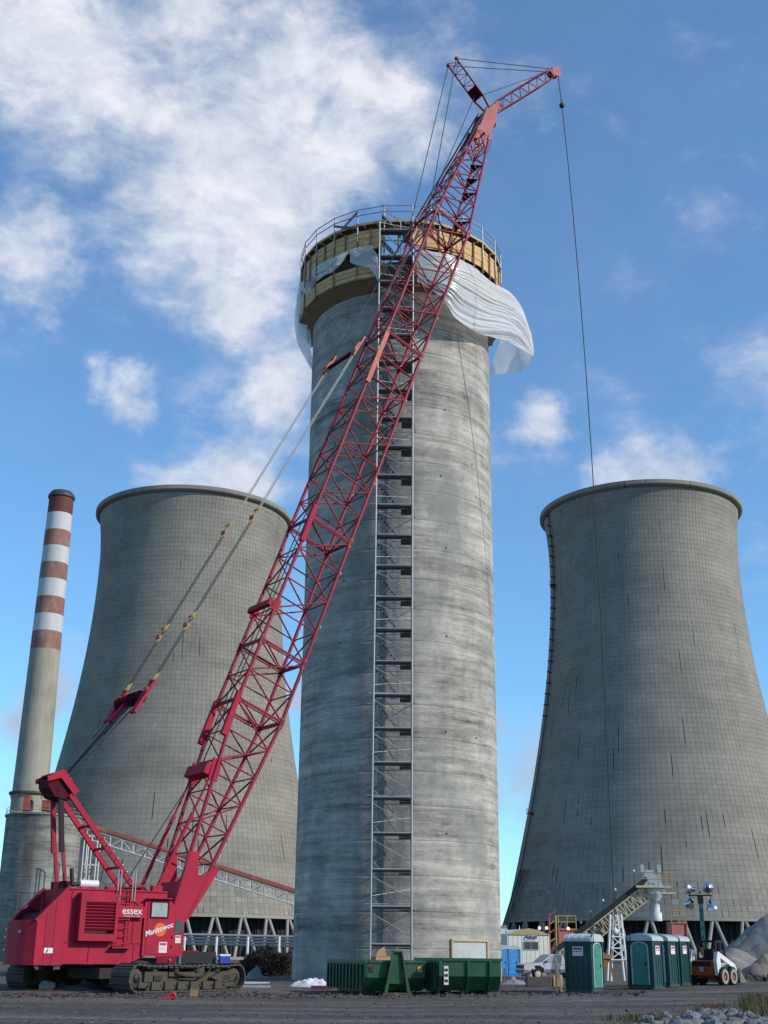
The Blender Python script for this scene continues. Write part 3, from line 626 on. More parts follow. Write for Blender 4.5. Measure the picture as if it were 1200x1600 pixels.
sheet('plastic_sheet', [(783, 528, 84.0), (795, 536, 84.1), (812, 544, 84.2), (825, 550, 84.0), (834, 553, 83.8)], [(763, 584, 84.5), (782, 584, 84.6), (800, 582, 84.8), (817, 579, 84.6), (833, 556, 84.0)], SHEETT,
      'thin translucent flap hanging below the billowing sheet at the right', 40, 24, .10, .2, 2, 3, 1, 8, group=GS)
sheet('plastic_sheet', [(547, 391, 74.5), (556, 388, 74.4), (566, 386, 74.3), (579, 383, 74.1), (584, 390, 74.0), (590, 400, 73.9), (593, 418, 73.9)], [(547, 410, 74.5), (556, 414, 74.4), (568, 416, 74.3), (578, 420, 74.1), (585, 429, 74.0), (590, 440, 73.9), (594, 452, 73.9)], SHEETT,
      'clear plastic panel tied across the formwork just left of the stair tower', 40, 24, .12, .12, 3, 4, 1, 5, group=GS)
sheet('plastic_sheet', [(545, 391, 74.5), (530, 398, 75), (515, 405, 75.7), (500, 413, 76.6), (484, 428, 78.2), (473, 443, 80), (466, 462, 81.5), (464, 490, 82), (466, 520, 82)],
      [(543, 396, 74.5), (533, 412, 75), (520, 424, 75.7), (505, 432, 76.6), (494, 442, 78), (486, 458, 79.3), (482, 480, 80.2), (484, 505, 80.8), (487, 545, 81)], SHEETM,
      'long wrinkled plastic swag drooping along the left of the formwork', 80, 26, .16, .15, 6, 4, .6, 11, group=GS)
sheet('plastic_sheet', [(468, 440, 79.6), (463, 470, 80.6), (460, 500, 81.2), (464, 535, 81.4), (477, 560, 81.2), (487, 578, 80.8)], [(488, 444, 78.6), (485, 470, 79.6), (482, 500, 80.4), (479, 525, 80.9), (486, 548, 80.8), (490, 576, 80.7)], SHEETM,
      'narrow plastic tail hanging down past the left edge of the chimney', 70, 40, .16, .05, 3, 5, 1, 15, group=GS)

# ================================================================== STAIR TOWER
scf = thing('scaffold_tower', 'slender galvanised scaffold stair tower climbing the front of the concrete chimney', 'scaffold', (0, 0, 0))
X0, X1, YF, YB = -.51, 1.81, 72.9, 74.3; XM = .95; ZTOP = 49.3
for x, y in ((X0, YF), (X1, YF), (X0, YB), (X1, YB)):
    z = gz(x, y)
    while z < ZTOP-.1:
        z2 = min(z+LIFT*2, ZTOP); rod('post', (x, y, z), (x, y, z2), .052, TUBE, scf); rod('coupler', (x, y, z2-.08), (x, y, z2+.06), .075, TUBE, scf, 6); z = z2
for k in range(24):
    z = 2.08+LIFT*k-LIFT
    zt = z+LIFT
    if zt > ZTOP: break
    for y in (YF, YB): rod('ledger', (X0, y, zt), (X1, y, zt), .045, TUBE, scf)
    for x in (X0, X1): rod('transom', (x, YF, zt), (x, YB, zt), .04, TUBE, scf, 6)
    b = MB(); b.box(X0+.06, X1-.06, YF+.05, YF+.5, zt-.14, zt-.045); b.build('deck_plank', mat('deck_plank_dark', (.10, .085, .07), .85), scf)
    b = MB(); b.box(X1-.72, X1-.05, YF+.1, YB-.1, zt-.26, zt-.18); b.build('landing', mat('deck_plank_dark', (.10, .085, .07), .85), scf)
    rod('mid_post', (XM, YF+.35, zt+.05), (XM, YF+.35, zt+1.05), .028, TUBE, scf, 6)
    st = MB()
    for y in (YF+.75, YF+1.3): st.bar((X0+.12, y, zt+LIFT-.25), (XM+.05, y, zt+.1), .035, .075)
    for i in range(8):
        f = (i+.5)/8; st.box(X0+.12+(XM-X0-.07)*f-.07, X0+.12+(XM-X0-.07)*f+.07, YF+.75, YF+1.3, zt+LIFT-.25-(LIFT-.35)*f-.02, zt+LIFT-.25-(LIFT-.35)*f+.02)
    st.tube((X0+.12, YF+.72, zt+LIFT+.45), (XM+.05, YF+.72, zt+.9), .025, n=6)
    st.build('stair_flight', mat('stair_steel', (.26, .26, .27), .6, .3), scf)
    rod('cross_brace', (X0, YF+.1, zt+LIFT*.82), (X1, YF+.1, zt+LIFT*.2), .022, TUBE, scf, 6)
    rod('cross_brace', (X0, YB-.05, zt+LIFT*.2), (X1, YB-.05, zt+LIFT*.85), .022, TUBE, scf, 6)
    rod('guard_rail', (X0, YF-.02, zt+.55) if k % 2 else (X0, YB, zt+.55), (X1, YB, zt+1.0), .02, TUBE, scf, 6)
    if k % 3 == 1:
        rod('wall_tie', (X0-.5, YF+.2, zt+.12), (X1+.55, YF+.75, zt+.16), .024, TUBE, scf, 6); rod('wall_tie', (X1, YF, zt-.05), (X1+.25, YB+.9, zt-.12), .028, TUBE, scf, 6)

# ================================================================== CRAWLER CRANE
CRX, CRY, PSI = -10.7, 54.9, R(35)
crane = thing('crawler_crane', 'red lattice boom crawler crane parked beside the chimney with its boom raised', 'crane', (CRX, CRY, 0), PSI)
b = MB(); b.prism([(-3.35, 1.05), (-.6, 1.05), (.2, 1.38), (1.02, 1.38), (1.02, 3.86), (.94, 3.94), (-3.35, 3.94)], -1.47, 1.47); b.build('house', RED, crane)
b = MB(); b.box(-3.37, 1.0, -1.52, 1.52, 3.90, 3.96); b.box(-3.35, 1.02, -1.50, -1.47, 1.85, 1.90); b.build('roof_edge', RED, crane)
topz = lambda x: 2.66+(x+4.55)*(1.28/1.2)
for y0, y1 in ((-1.5, -1.44), (1.44, 1.5)):
    xs = [-4.55, -4.18, -3.82, -3.36]
    for a, c_ in zip(xs, xs[1:]):
        b = MB(); b.prism([(a+.008, 1.0), (c_-.008, 1.0), (c_-.008, topz(c_)), (a+.008, topz(a))], y0, y1); b.build('side_panel', RED, crane)
for y in (-1.42, 1.42):
    b = MB(); b.bar((-4.6, y, 2.66), (-3.3, y, topz(-3.3)+.02), .22, .10); b.build('coaming', RED, crane)
b = MB(); b.prism([(-4.56, -1.5), (-4.85, -1.15), (-4.95, -.6), (-4.95, .6), (-4.85, 1.15), (-4.56, 1.5)], 1.0, 2.62, 'xy'); b.prism([(-4.56, -1.3), (-4.8, -1.0), (-4.88, -.5), (-4.88, .5), (-4.8, 1.0), (-4.56, 1.3)], 2.62, 2.70, 'xy'); b.build('counterweight', RED, crane)
for y, z in ((.85, 2.35), (.85, 2.05), (.85, 1.55), (-.75, 2.25)): rod('lifting_pin', (-4.98, y, z), (-4.84, y, z), .05, WHITE, crane)
b = MB(); b.box(-4.55, -3.36, -1.4, 1.4, 1.0, 2.2); b.build('winch_bed', DRED, crane)
b = MB(); b.tube((-3.9, -1.2, 2.6), (-3.9, 1.2, 2.6), .42, n=18); b.build('winch_drum', DRED, crane)
for y in (-1.25, 1.25):
    b = MB(); b.lathe([(.05, y-.04), (.62, y-.04), (.62, y+.04), (.05, y+.04)], 20, axis='y', o=(-3.9, 0, 2.6)); b.build('drum_flange', DRED, crane)
def lineseam(x, z0, z1, name='seam'):
    b = MB(); b.box(x-.012, x+.012, -1.482, -1.478, z0, z1); b.build(name, DRED, crane)
for x in (-2.3, -.35): lineseam(x, 1.1, 1.82, 'panel_seam')
lineseam(-.45, 1.9, 3.85, 'panel_seam'); lineseam(-3.2, 1.9, 3.85, 'panel_seam')
for k in range(14):
    b = MB(); b.box(-3.28+k*.31, -3.25+k*.31, -1.512, -1.50, 1.86, 1.89); b.build('bolt_head', DRED, crane)
for x in (.95, 1.32): rod('door_hinge', (1.30, -1.595, x+.75), (1.30, -1.595, x+.87), .022, DRED, crane)
b = MB(); b.path([(.2, -1.2, 3.96), (.1, -1.0, 4.1), (-.6, -.9, 4.06), (-1.5, -.7, 4.02)], .04, 6); b.build('hydraulic_hose', BLACK, crane)
for x in (-1.2, -.3): b = MB(); b.box(x-.25, x+.25, -.9, -.5, 3.95, 4.08); b.build('roof_hatch', RED, crane)
# louvred intake box
b = MB(); x0, x1, z0, z1, y0, y1 = -2.93, -1.3, 1.93, 3.78, -1.86, -1.46
b.box(x0, x0+.22, y0, y1, z0, z1); b.box(x1-.12, x1, y0, y1, z0, z1); b.box(x0+.22, x1-.12, y0, y1, z0, z0+.28); b.box(x0+.22, x1-.12, y0, y1, z1-.35, z1); b.build('intake_box', RED, crane)
b = MB(); b.box(x0+.22, x1-.12, y1-.06, y1+.01, z0+.28, z1-.35); b.build('intake_back', BLACK, crane)
for k in range(9):
    z = z0+.46+k*.122; beam('slat', (x0+.22, y0+.09, z), (x1-.12, y0+.09, z), .03, .13, RED, crane, up=Vector((0, -.75, .66)))
# ladder and grab posts
for x in (-1.22, -.72): rod('ladder_rail', (x, -1.64, 1.7), (x, -1.64, 3.95), .028, RED, crane)
for k in range(7): rod('ladder_rung', (-1.22, -1.64, 1.85+k*.31), (-.72, -1.64, 1.85+k*.31), .024, RED, crane)
b = MB(); b.box(-1.4, -.55, -1.75, -1.47, 1.66, 1.72); b.build('ladder_step', RED, crane)
for x in (-1.28, -.62):
    for dx in (0, .12): rod('grab_post', (x+dx, -1.56, 3.5), (x+dx, -1.56, 4.75), .022, STEEL, crane)
# cab
b = MB(); b.prism([(.0, 1.38), (1.86, 1.38), (1.86, 2.78), (1.14, 3.62), (.0, 3.62)], -1.56, -.62); b.build('cab', RED, crane)
b = MB(); b.prism([(.14, 1.46), (1.3, 1.46), (1.3, 3.2), (1.12, 3.55), (.14, 3.55)], -1.585, -1.56); d_ = b.build('cab_door', RED, crane)
b = MB(); b.prism([(.30, 2.92), (1.02, 2.92), (1.02, 3.46), (.94, 3.5), (.36, 3.5), (.30, 3.46)], -1.60, -1.583); b.build('door_window', CGLASS, d_)
b = MB()
for p, q in (((.27, -1.6, 2.9), (1.05, -1.6, 2.9)), ((.27, -1.6, 3.52), (1.05, -1.6, 3.52)), ((.27, -1.6, 2.9), (.27, -1.6, 3.52)), ((1.05, -1.6, 2.9), (1.05, -1.6, 3.52))): b.bar(p, q, .05, .05)
b.build('window_frame', DRED, d_)
b = MB(); b.prism([(1.42, 2.28), (1.80, 2.28), (1.80, 2.74), (1.46, 2.86)], -1.575, -1.558); b.build('side_window', DGLASS, crane)
b = MB(); b.add([(1.80, -1.5, 2.87), (1.80, -.68, 2.87), (1.2, -.68, 3.57), (1.2, -1.5, 3.57)], [(0, 1, 2, 3)]); b.add([(1.87, -1.5, 1.7), (1.87, -.68, 1.7), (1.87, -.68, 2.74), (1.87, -1.5, 2.74)], [(0, 1, 2, 3)]); b.build('windscreen', DGLASS, crane)
b = MB(); b.bar((-.02, -1.66, 3.62), (1.16, -1.66, 3.62), .22, .03, up=Vector((0, .35, 1))); b.build('visor', RED, crane)
b = MB(); b.lathe([(.001, -1.592), (.27, -1.592)], 28, axis='y', o=(.74, 0, 2.42), sm=False); b.build('orange_disc', DISC, crane)
sx = Vector((1, 0, .33))
words('maker_lettering', 'Manitowoc', .29, WHITE, crane, (.68, -1.60, 2.42), sx, (-.33, 0, 1), shear=.3, bold=.006)
b = MB(); b.box(-1.24, -.02, -1.685, -1.672, 2.86, 3.32); b.build('owner_plate', RED, crane)
words('owner_lettering', 'essex', .40, WHITE, crane, (-.62, -1.69, 3.12), (1, 0, 0), (0, 0, 1), bold=.004)
words('owner_subline', 'CRANE RENTAL CORP.', .075, WHITE, crane, (-.62, -1.69, 2.92), (1, 0, 0), (0, 0, 1))
b = MB(); b.lathe([(.42, -1.485), (.45, -1.485)], 28, a0=0, a1=math.pi, axis='y', o=(-.62, 0, 3.08), sm=False); b.build('hose_arc', DRED, crane)
for x, z, w, h in ((.92, 1.72, .36, .42), (1.6, 2.05, .24, .3), (-3.98, 1.55, .36, .2), (-.0, 1.49, 0, 0)):
    if not w: continue
    yy = -1.589 if x == .92 else (-1.563 if x > 1 else -1.503)
    b = MB(); b.box(x-w/2, x+w/2, yy-.004, yy, z-h/2, z+h/2); pl_ = b.build('placard', PLACW, crane)
    b = MB(); b.box(x-w*.42, x+w*.42, yy-.007, yy-.004, z+h*.18, z+h*.42) if x > 0 else b.prism([(x-.12, z-.08), (x-.02, z+.07), (x+.0, z+.02), (x-.06, z-.08)], yy-.007, yy-.004)
    b.build('placard_print', PLACR if x > 0 else BLACK, pl_)
    if x > 0:
        b = MB()
        for k in range(4): b.box(x-w*.38, x+w*.38, yy-.007, yy-.004, z-h*.34+k*h*.11, z-h*.34+k*h*.11+h*.03)
        b.build('placard_text', mat('grey_print', (.3, .3, .32), .7), pl_)
# roof gear
b = MB(); b.tube((-2.7, -.9, 4.16), (-1.9, -.9, 4.16), .16, n=14); b.build('muffler', WHITE, crane)
b = MB(); b.path([(-2.75, -.9, 4.15), (-3.0, -.9, 4.1), (-3.05, -.9, 4.38), (-3.1, -.9, 4.75)], .09, 8); b.build('exhaust', BLACK, crane)
for x in (-2.6, -2.05): rod('muffler_bracket', (x, -.9, 3.94), (x, -.9, 4.05), .07, RED, crane)
# gantry: two sloping legs, head box, back hitch tubes
GF, GT, HF, HT = (-.05, 3.95), (-3.35, 7.75), (-3.1, 3.9), (-3.75, 7.75)
for y in (-.6, .6):
    beam('gantry_leg', (GF[0], y*1.15, GF[1]), (GT[0], y*1.05, GT[1]), .14, .21, RED, crane)
    beam('hitch_tube', (HF[0], y*.75, HF[1]), (-3.42, y*.75, 5.8), .13, .13, RED if y > 0 else BRED, crane, up=Vector((0, 1, 0)))
    beam('hitch_tube', (-3.42, y*.75, 5.4), (HT[0]+.05, y*.75, HT[1]), .18, .18, RED if y > 0 else mat('greased_tube', (.03, .012, .016), .6, spec=.2), crane, up=Vector((0, 1, 0)))
    b = MB(); b.box(-.35, .3, y*1.25-.16, y*1.25+.16, 3.94, 4.2); b.build('leg_foot', RED, crane)
    b = MB(); b.box(-3.35, -2.9, y*.75-.16, y*.75+.16, 3.94, 4.25); b.build('hitch_foot', DRED, crane)
for f in (.25, .45, .68): 
    x, z = GF[0]+(GT[0]-GF[0])*f, GF[1]+(GT[1]-GF[1])*f; rod('gantry_strut', (x, -.55, z), (x, .55, z), .06, RED, crane)
b = MB()
for y0, y1 in ((-.74, -.66), (.66, .74)): b.prism([(-4.45, 8.4), (-3.8, 8.72), (-3.0, 7.9), (-3.2, 7.7), (-3.85, 8.38), (-4.4, 8.2)], y0, y1)
b.bar((-4.2, 0, 8.54), (-3.7, 0, 8.74), 1.35, .05); b.bar((-3.72, 0, 8.72), (-3.3, 0, 8.28), 1.35, .05); b.build('gantry_head', RED, crane)
b = MB(); b.prism([(-4.35, 8.3), (-3.85, 8.5), (-3.2, 7.85), (-3.4, 7.5), (-4.0, 7.62), (-4.3, 8.0)], -.6, .6); b.build('sheave_nest', DRED, crane)
for k in range(5):
    y = -.44+.22*k; b = MB(); b.lathe([(.05, y-.04), (.36, y-.04), (.32, y), (.36, y+.04), (.05, y+.04)], 18, axis='y', o=(-3.72, 0, 8.12)); b.build('sheave', DRED, crane)
for k in range(7): # steps up the near gantry leg
    f = .12+.07*k; x, z = GF[0]+(GT[0]-GF[0])*f, GF[1]+(GT[1]-GF[1])*f; rod('leg_step', (x, -.62, z), (x+.05, -.9, z+.05), .02, STEEL, crane, 5)
# ropes up to the equaliser and pendants on to the boom head
EQ = (-.55, 12.48); SP = (10.1, 32.47); TIPX, TIPZ = 21.27, 54.3
for y in (-1.45, -.5, -.15, .2, .55, 1.45):
    rod('hoist_rope', (-3.6, y*.45, 8.3), (EQ[0]-.3, y*.8, EQ[1]-.6), .027, ROPE, crane, 5)
b = MB()
for y in (-1.45, 1.45): b.bar((EQ[0]-.65, y, EQ[1]-1.15), (EQ[0]+.2, y, EQ[1]+.35), .12, .5, up=Vector((0, 1, 0)))
b.bar((EQ[0]-.2, -1.5, EQ[1]-.35), (EQ[0]-.2, 1.5, EQ[1]-.35), .2, .2); b.build('equaliser', RED, crane)
for k in range(6):
    y = -1.05+.42*k; b = MB(); b.lathe([(.05, y-.05), (.3, y-.05), (.25, y), (.3, y+.05), (.05, y+.05)], 16, axis='y', o=(EQ[0]-.2, 0, EQ[1]-.35)); b.build('equaliser_sheave', DRED, crane)
b = MB(); b.bar((EQ[0]-.95, .2, EQ[1]-1.35), (EQ[0]-.3, .2, EQ[1]-.5), .3, .2); b.build('equaliser_tail', RED, crane)
def lerp2(a, c_, f): return a[0]+(c_[0]-a[0])*f, a[1]+(c_[1]-a[1])*f
stops = [0, .16, .455, 1.0]
for y in (-1.45, 1.45):
    for dy in (-.13, .13):
        for f0, f1 in zip(stops, stops[1:]):
            a, c_ = lerp2(EQ, SP, f0), lerp2(EQ, SP, f1)
            rod('pendant', (a[0], y+dy, a[1]), (c_[0], y+dy, c_[1]), .026, ROPE if f1 < .6 else ROPEW, crane, 5)
        for f in (.02, .145, .175, .44, .47):
            a, c_ = lerp2(EQ, SP, f), lerp2(EQ, SP, f+.016); rod('pendant_socket', (a[0], y+dy, a[1]), (c_[0], y+dy, c_[1]), .04, YEL, crane, 6)
    for f in (.16, .455, 0.0):
        a = lerp2(EQ, SP, f); b = MB(); b.bar((a[0]-.12, y-.2, a[1]-.05), (a[0]-.12, y+.2, a[1]-.05), .07, .18); b.bar((a[0]+.1, y-.2, a[1]+.38), (a[0]+.1, y+.2, a[1]+.38), .05, .05); b.build('link_plate', ORED, crane)
    b = MB(); b.bar((SP[0]-.15, y-.2, SP[1]-.1), (SP[0]-.15, y+.2, SP[1]-.1), .12, .3)
    dr = Vector((.47, 0, .88))
    for dy in (-.2, .2): b.bar(Vector((SP[0]-.3, y+dy, SP[1]-.5)), Vector((SP[0]-.3, y+dy, SP[1]-.5))+dr*1.5, .06, .08)
    b.bar(Vector((SP[0]-.3, y-.2, SP[1]-.5))+dr*1.5, Vector((SP[0]-.3, y+.2, SP[1]-.5))+dr*1.5, .08, .08); b.build('spreader_yoke', mat('yoke_orange', (.55, .12, .05), .6), crane)
    for dy in (-.13, .13): rod('pendant', (SP[0]+.4, y+dy, SP[1]+.9), (TIPX-.6, y*.3+dy*.6, TIPZ-.3), .027, ROPE, crane, 5)
rod('spreader_bar', (SP[0], -1.4, SP[1]), (SP[0], 1.4, SP[1]), .11, DRED, crane)
# ---- boom
FX, FZ = 1.8, 2.9; D = Vector((TIPX-FX, 0, TIPZ-FZ)); BL = D.length; D.normalize(); NRM = Vector((D.z, 0, -D.x))   # NRM: to the front (load side)
FOOT = Vector((FX, 0, FZ))
def sec(s, w, dp, sy, sn): return FOOT+D*s+Vector((0, sy*w/2, 0))+NRM*(sn*dp/2)
BW, BD = 2.1, 2.55
SEC = [(.2, 2.1, .75, 9.9, BW, BD, 5), (10.0, BW, BD, 13.1, BW, BD, 2), (13.2, BW, BD, 20.3, BW, BD, 4), (20.4, BW, BD, 33.3, BW, BD, 8), (33.4, BW, BD, 43.4, BW, BD, 6), (43.5, BW, BD, 52.2, 1.0, .95, 7)]
for ks, (s0, w0, d0, s1, w1, d1, n) in enumerate(SEC):
    b = MB(); CON = []
    for s_, w_, d_ in ((s0, w0, d0), (s1, w1, d1)):
        if ks == 0 and s_ == s0: continue
        for sy in (-1, 1):
            for sn in (-1, 1):
                CON.append((sec(s_, w_, d_, sy, sn), s_))
    if ks == 0:   # butt plates, rooster box
        for sy in (-1, 1):
            y0 = sy*1.05-.07; f0 = FOOT
            pl = [f0-D*.3+NRM*.2, f0-D*.25-NRM*.25, f0+D*2.7-NRM*.72, f0+D*2.9-NRM*.3, f0+D*1.9+NRM*.15, f0+D*2.6+NRM*.75, f0+D*2.6+NRM*.98, f0+D*.3+NRM*.5]
            b.prism([(p.x, p.z) for p in pl], y0, y0+.14)
        b.bar(FOOT+D*.9-NRM*.45+Vector((0, -1, 0)), FOOT+D*.9-NRM*.45+Vector((0, 1, 0)), .12, 1.1, up=D)
    if ks:   # the section's own frame at its foot
        p4 = [sec(s0+.04, w0, d0, *q) for q in ((-1, -1), (1, -1), (1, 1), (-1, 1))]; b.path(p4+p4[:1], .05, 6)
    so = b.build('boom_section', BRED if ks else RED, crane)
    for p, s_ in CON: b = MB(); b.bar(p-D*.22, p+D*.22, .17, .2); b.build('connector', BRED, so)
    ch = .088 if ks < 5 else .075
    def at(t, sy, sn): return sec(s0+(s1-s0)*t, w0+(w1-w0)*t, d0+(d1-d0)*t, sy, sn)
    for sy in (-1, 1):
        for sn in (-1, 1): rod('chord', at(0, sy, sn), at(1, sy, sn), ch, BRED, so, 10)
    t0 = .26 if ks == 0 else 0
    for i in range(n):
        ta, tb = t0+(1-t0)*i/n, t0+(1-t0)*(i+1)/n; fl = i % 2
        for c1, c2 in (((-1, -1), (-1, 1)), ((1, -1), (1, 1)), ((-1, -1), (1, -1)), ((-1, 1), (1, 1))):
            ca, cb_ = (c1, c2) if fl else (c2, c1)
            rod('lattice_bar', at(ta, *ca), at(tb, *cb_), .042, BRED, so, 6)
            rod('lattice_bar', at(ta, *c1), at(ta, *c2), .036, BRED, so, 6)
    for c1, c2 in (((-1, -1), (-1, 1)), ((1, -1), (1, 1)), ((-1, -1), (1, -1)), ((-1, 1), (1, 1))): rod('lattice_bar', at(1, *c1), at(1, *c2), .04, BRED, so, 6)
    rod('lattice_bar', at(1, -1, -1), at(1, 1, 1), .04, BRED, so, 6)
    for t in (.3, .75):
        b = MB(); p = at(t, 1, 1); b.bar(p+NRM*.1-D*.09, p+NRM*.1+D*.09, .13, .02, up=NRM); b.bar(at(t, -1, 1)+NRM*.1-D*.09, at(t, -1, 1)+NRM*.1+D*.09, .13, .02, up=NRM); b.build('reflector', PLACW, so)
    if ks == 5:
        for i in (1, 3, 4, 5):
            t = i/n; b = MB(); a_, c_, e_ = at(t, -1, 1), at(t, 1, 1), at(t, 1, -1)
            m1 = a_.lerp(c_, .5); b.add([a_.lerp(c_, .15), a_.lerp(c_, .9), m1-NRM*.55-D*.1, a_.lerp(c_, .15)+D*.03, a_.lerp(c_, .9)+D*.03, m1-NRM*.55-D*.07], [(0, 1, 2), (5, 4, 3), (0, 3, 4, 1), (1, 4, 5, 2), (2, 5, 3, 0)]); b.build('gusset', DRED, so)
# idler box, rope rollers, boom stops
b = MB(); b.bar(sec(6.4, 2.0, 1.9, -1, -1)-NRM*.25, sec(6.4, 2.0, 1.9, 1, -1)-NRM*.25, .5, .5, up=D)
for sy in (-1, 1): b.bar(sec(6.0, 2.0, 1.8, sy, -1), sec(7.0, 2.0, 2.1, sy, -1), .1, .45, up=NRM)
b.build('rooster_box', RED, crane)
b = MB(); b.bar(sec(15.1, BW, BD, -1, -1)-NRM*.3, sec(15.1, BW, BD, 1, -1)-NRM*.3, .22, .3, up=D); b.bar(sec(14.8, BW, BD, 1, -1), sec(15.4, BW, BD, 1, -1), .1, .35, up=NRM); b.bar(sec(14.8, BW, BD, -1, -1), sec(15.4, BW, BD, -1, -1), .1, .35, up=NRM); b.build('rope_roller', RED, crane)
for s_, sy in ((9.2, -1), (20.0, -1), (9.0, 1)):
    b = MB(); p, q = sec(s_-1.1, BW, BD*.97, sy, -1), sec(s_+1.1, BW, BD, sy, -1); b.bar(p-NRM*.05, q-NRM*.05, .25, .24); b.build('pendant_link', RED, crane)
b = MB(); p, q = sec(29.5, BW, BD, -1, -1), sec(33.2, BW, BD, -1, -1); b.bar(p+Vector((0, -.12, 0)), q+Vector((0, -.12, 0)), .08, .26); b.build('stowed_bar', mat('primer_orange', (.50, .09, .05), .6), crane)
for y in (-.85, .85):
    a = Vector((.75, y, 3.95)); e = sec(6.6, 2.0, 1.9, y/.85, -1)-NRM*.1; mdl = a.lerp(e, .62)
    rod('backstop', a, mdl, .09, RED, crane); rod('backstop_rod', mdl, e, .055, BRED, crane)
    b = MB(); b.box(.55, 1.0, y-.15, y+.15, 3.93, 4.2); b.build('backstop_foot', RED, crane)
rod('hoist_rope', (-.6, -.3, 4.0), sec(6.4, 0, 2.2, 0, -1)-NRM*.2, .027, ROPE, crane, 5)
for y in (-.25, .25): rod('hoist_rope', sec(6.4, 0, 2.2, 0, -1)-NRM*.25+Vector((0, y, 0)), sec(51.5, 0, 1.3, 0, -1)+Vector((0, y*.6, 0)), .03, ROPE, crane, 5)
# boom head
b = MB(); tp = FOOT+D*52.2
for y in (-.52, .46): b.prism([((tp+p_).x, (tp+p_).z) for p_ in (-D*.9-NRM*.45, -D*.7-NRM*.2, D*.1-NRM*.05, D*.1+NRM*.1, -D*.7+NRM*.25, -D*.9+NRM*.46, D*.4+NRM*.46, D*1.7+NRM*.5, D*2.75+NRM*.3, D*2.9-NRM*.1, D*1.9-NRM*.45)], y, y+.06)
b.bar(tp-D*.8-NRM*.42, tp+D*1.3-NRM*.42, .98, .05, up=NRM); b.build('boom_head', BRED, crane)
for k in range(4):
    y = -.34+.22*k; b = MB(); c_ = tp+D*1.5+NRM*.25; b.lathe([(.05, y-.04), (.42, y-.04), (.37, y), (.42, y+.04), (.05, y+.04)], 18, axis='y', o=(c_.x, 0, c_.z)); b.build('head_sheave', DRED, crane)
# jib and its mast
J0, J1, S0, S1 = Vector((21.3, 0, 54.2)), Vector((27.62, 0, 60.61)), Vector((21.05, 0, 54.2)), Vector((18.15, 0, 56.65))
JD = (J1-J0).normalized(); JN = Vector((JD.z, 0, -JD.x)); JL = (J1-J0).length
b = MB(); V2 = lambda *q: [(p_.x, p_.z) for p_ in q]
b.prism(V2(J0-JD*.1-JN*.12, J0+JD*.9-JN*.32, J0+JD*1.0+JN*.32, J0-JD*.1+JN*.12), -.36, -.30); b.bar(J0+JD*.9-Vector((0, .36, 0)), J0+JD*.9+Vector((0, .36, 0)), .2, .5); jb = b.build('jib', BRED, crane)
b = MB(); b.prism(V2(J0-JD*.1-JN*.12, J0+JD*.9-JN*.32, J0+JD*1.0+JN*.32, J0-JD*.1+JN*.12), .30, .36); b.build('foot_plate', BRED, jb)
for y in (-.22, .17): b = MB(); b.prism(V2(J1-JD*1.0-JN*.2, J1-JD*.1-JN*.24, J1+JD*.12+JN*.05, J1-JD*.05+JN*.42, J1-JD*.4+JN*.45, J1-JD*1.0+JN*.2), y, y+.05); b.build('head_plate', BRED, jb)
def jat(s, sy, sn):
    w = .70*min(1, .55+s/2.2, .5+(JL-s)/2.5); return J0+JD*s+Vector((0, sy*w/2*1.15, 0))+JN*(sn*w/2)
nj = 13
for sy in (-1, 1):
    for sn in (-1, 1):
        for q in range(4): rod('chord', jat(.8+(JL-1.6)*q/4, sy, sn), jat(.8+(JL-1.6)*(q+1)/4, sy, sn), .042, BRED, jb, 6)
for i in range(nj):
    a0, a1 = .8+(JL-1.6)*i/nj, .8+(JL-1.6)*(i+1)/nj
    for c1, c2 in (((-1, -1), (-1, 1)), ((1, -1), (1, 1)), ((-1, -1), (1, -1)), ((-1, 1), (1, 1))): rod('lattice_bar', jat(a0, *(c1 if i % 2 else c2)), jat(a1, *(c2 if i % 2 else c1)), .02, BRED, jb, 5)
b = MB(); b.lathe([(.05, -.06), (.3, -.06), (.26, 0), (.3, .06), (.05, .06)], 18, axis='y', o=(J1.x-.05, 0, J1.z-.2)); b.build('jib_sheave', DRED, crane)
SD = (S1-S0).normalized()
b = MB(); b.bar(S0+SD*.9+Vector((0, 0, 0)), S0+SD*1.7, .8, .12, up=Vector((0, 0, 1))); jm = b.build('jib_mast', DRED, crane)
for y in (-.43, .43):
    rod('mast_leg', S0+Vector((0, y*.55, 0)), S0+SD*1.0+Vector((0, y, 0)), .07, BRED, jm); rod('mast_leg', S0+SD*1.0+Vector((0, y, 0)), S1+Vector((0, y, 0)), .06, BRED, jm)
    b = MB(); b.ball((S1.x, y, S1.z), .13); b.build('mast_sheave', BRED, jm)
for k in range(5):
    f0, f1 = 1.7+k*.45, 1.7+(k+1)*.45; y = .43*(1 if k % 2 else -1)
    rod('mast_rung', S0+SD*f0+Vector((0, -.43, 0)), S0+SD*f0+Vector((0, .43, 0)), .025, BRED, jm, 5); rod('mast_rung', S0+SD*f0+Vector((0, y, 0)), S0+SD*f1+Vector((0, -y, 0)), .022, BRED, jm, 5)
for y in (-.43, .43):
    rod('jib_pendant', (S1.x, y, S1.z), J1-JD*.5+Vector((0, y*.4, .15)), .03, ROPE, crane, 5)
    rod('jib_backstay', (S1.x, y, S1.z), sec(40.5, BW, BD, 1 if y > 0 else -1, -1), .03, ROPE, crane, 5)
rod('hoist_rope', S0+SD*1.0+Vector((0, .1, .1)), J1-JD*.7-JN*.2, .028, ROPE, crane, 5); rod('hoist_rope', S0+SD*1.3-Vector((0, 0, .1)), sec(36, 0, BD, 0, -1)-NRM*.2, .03, ROPE, crane, 5)
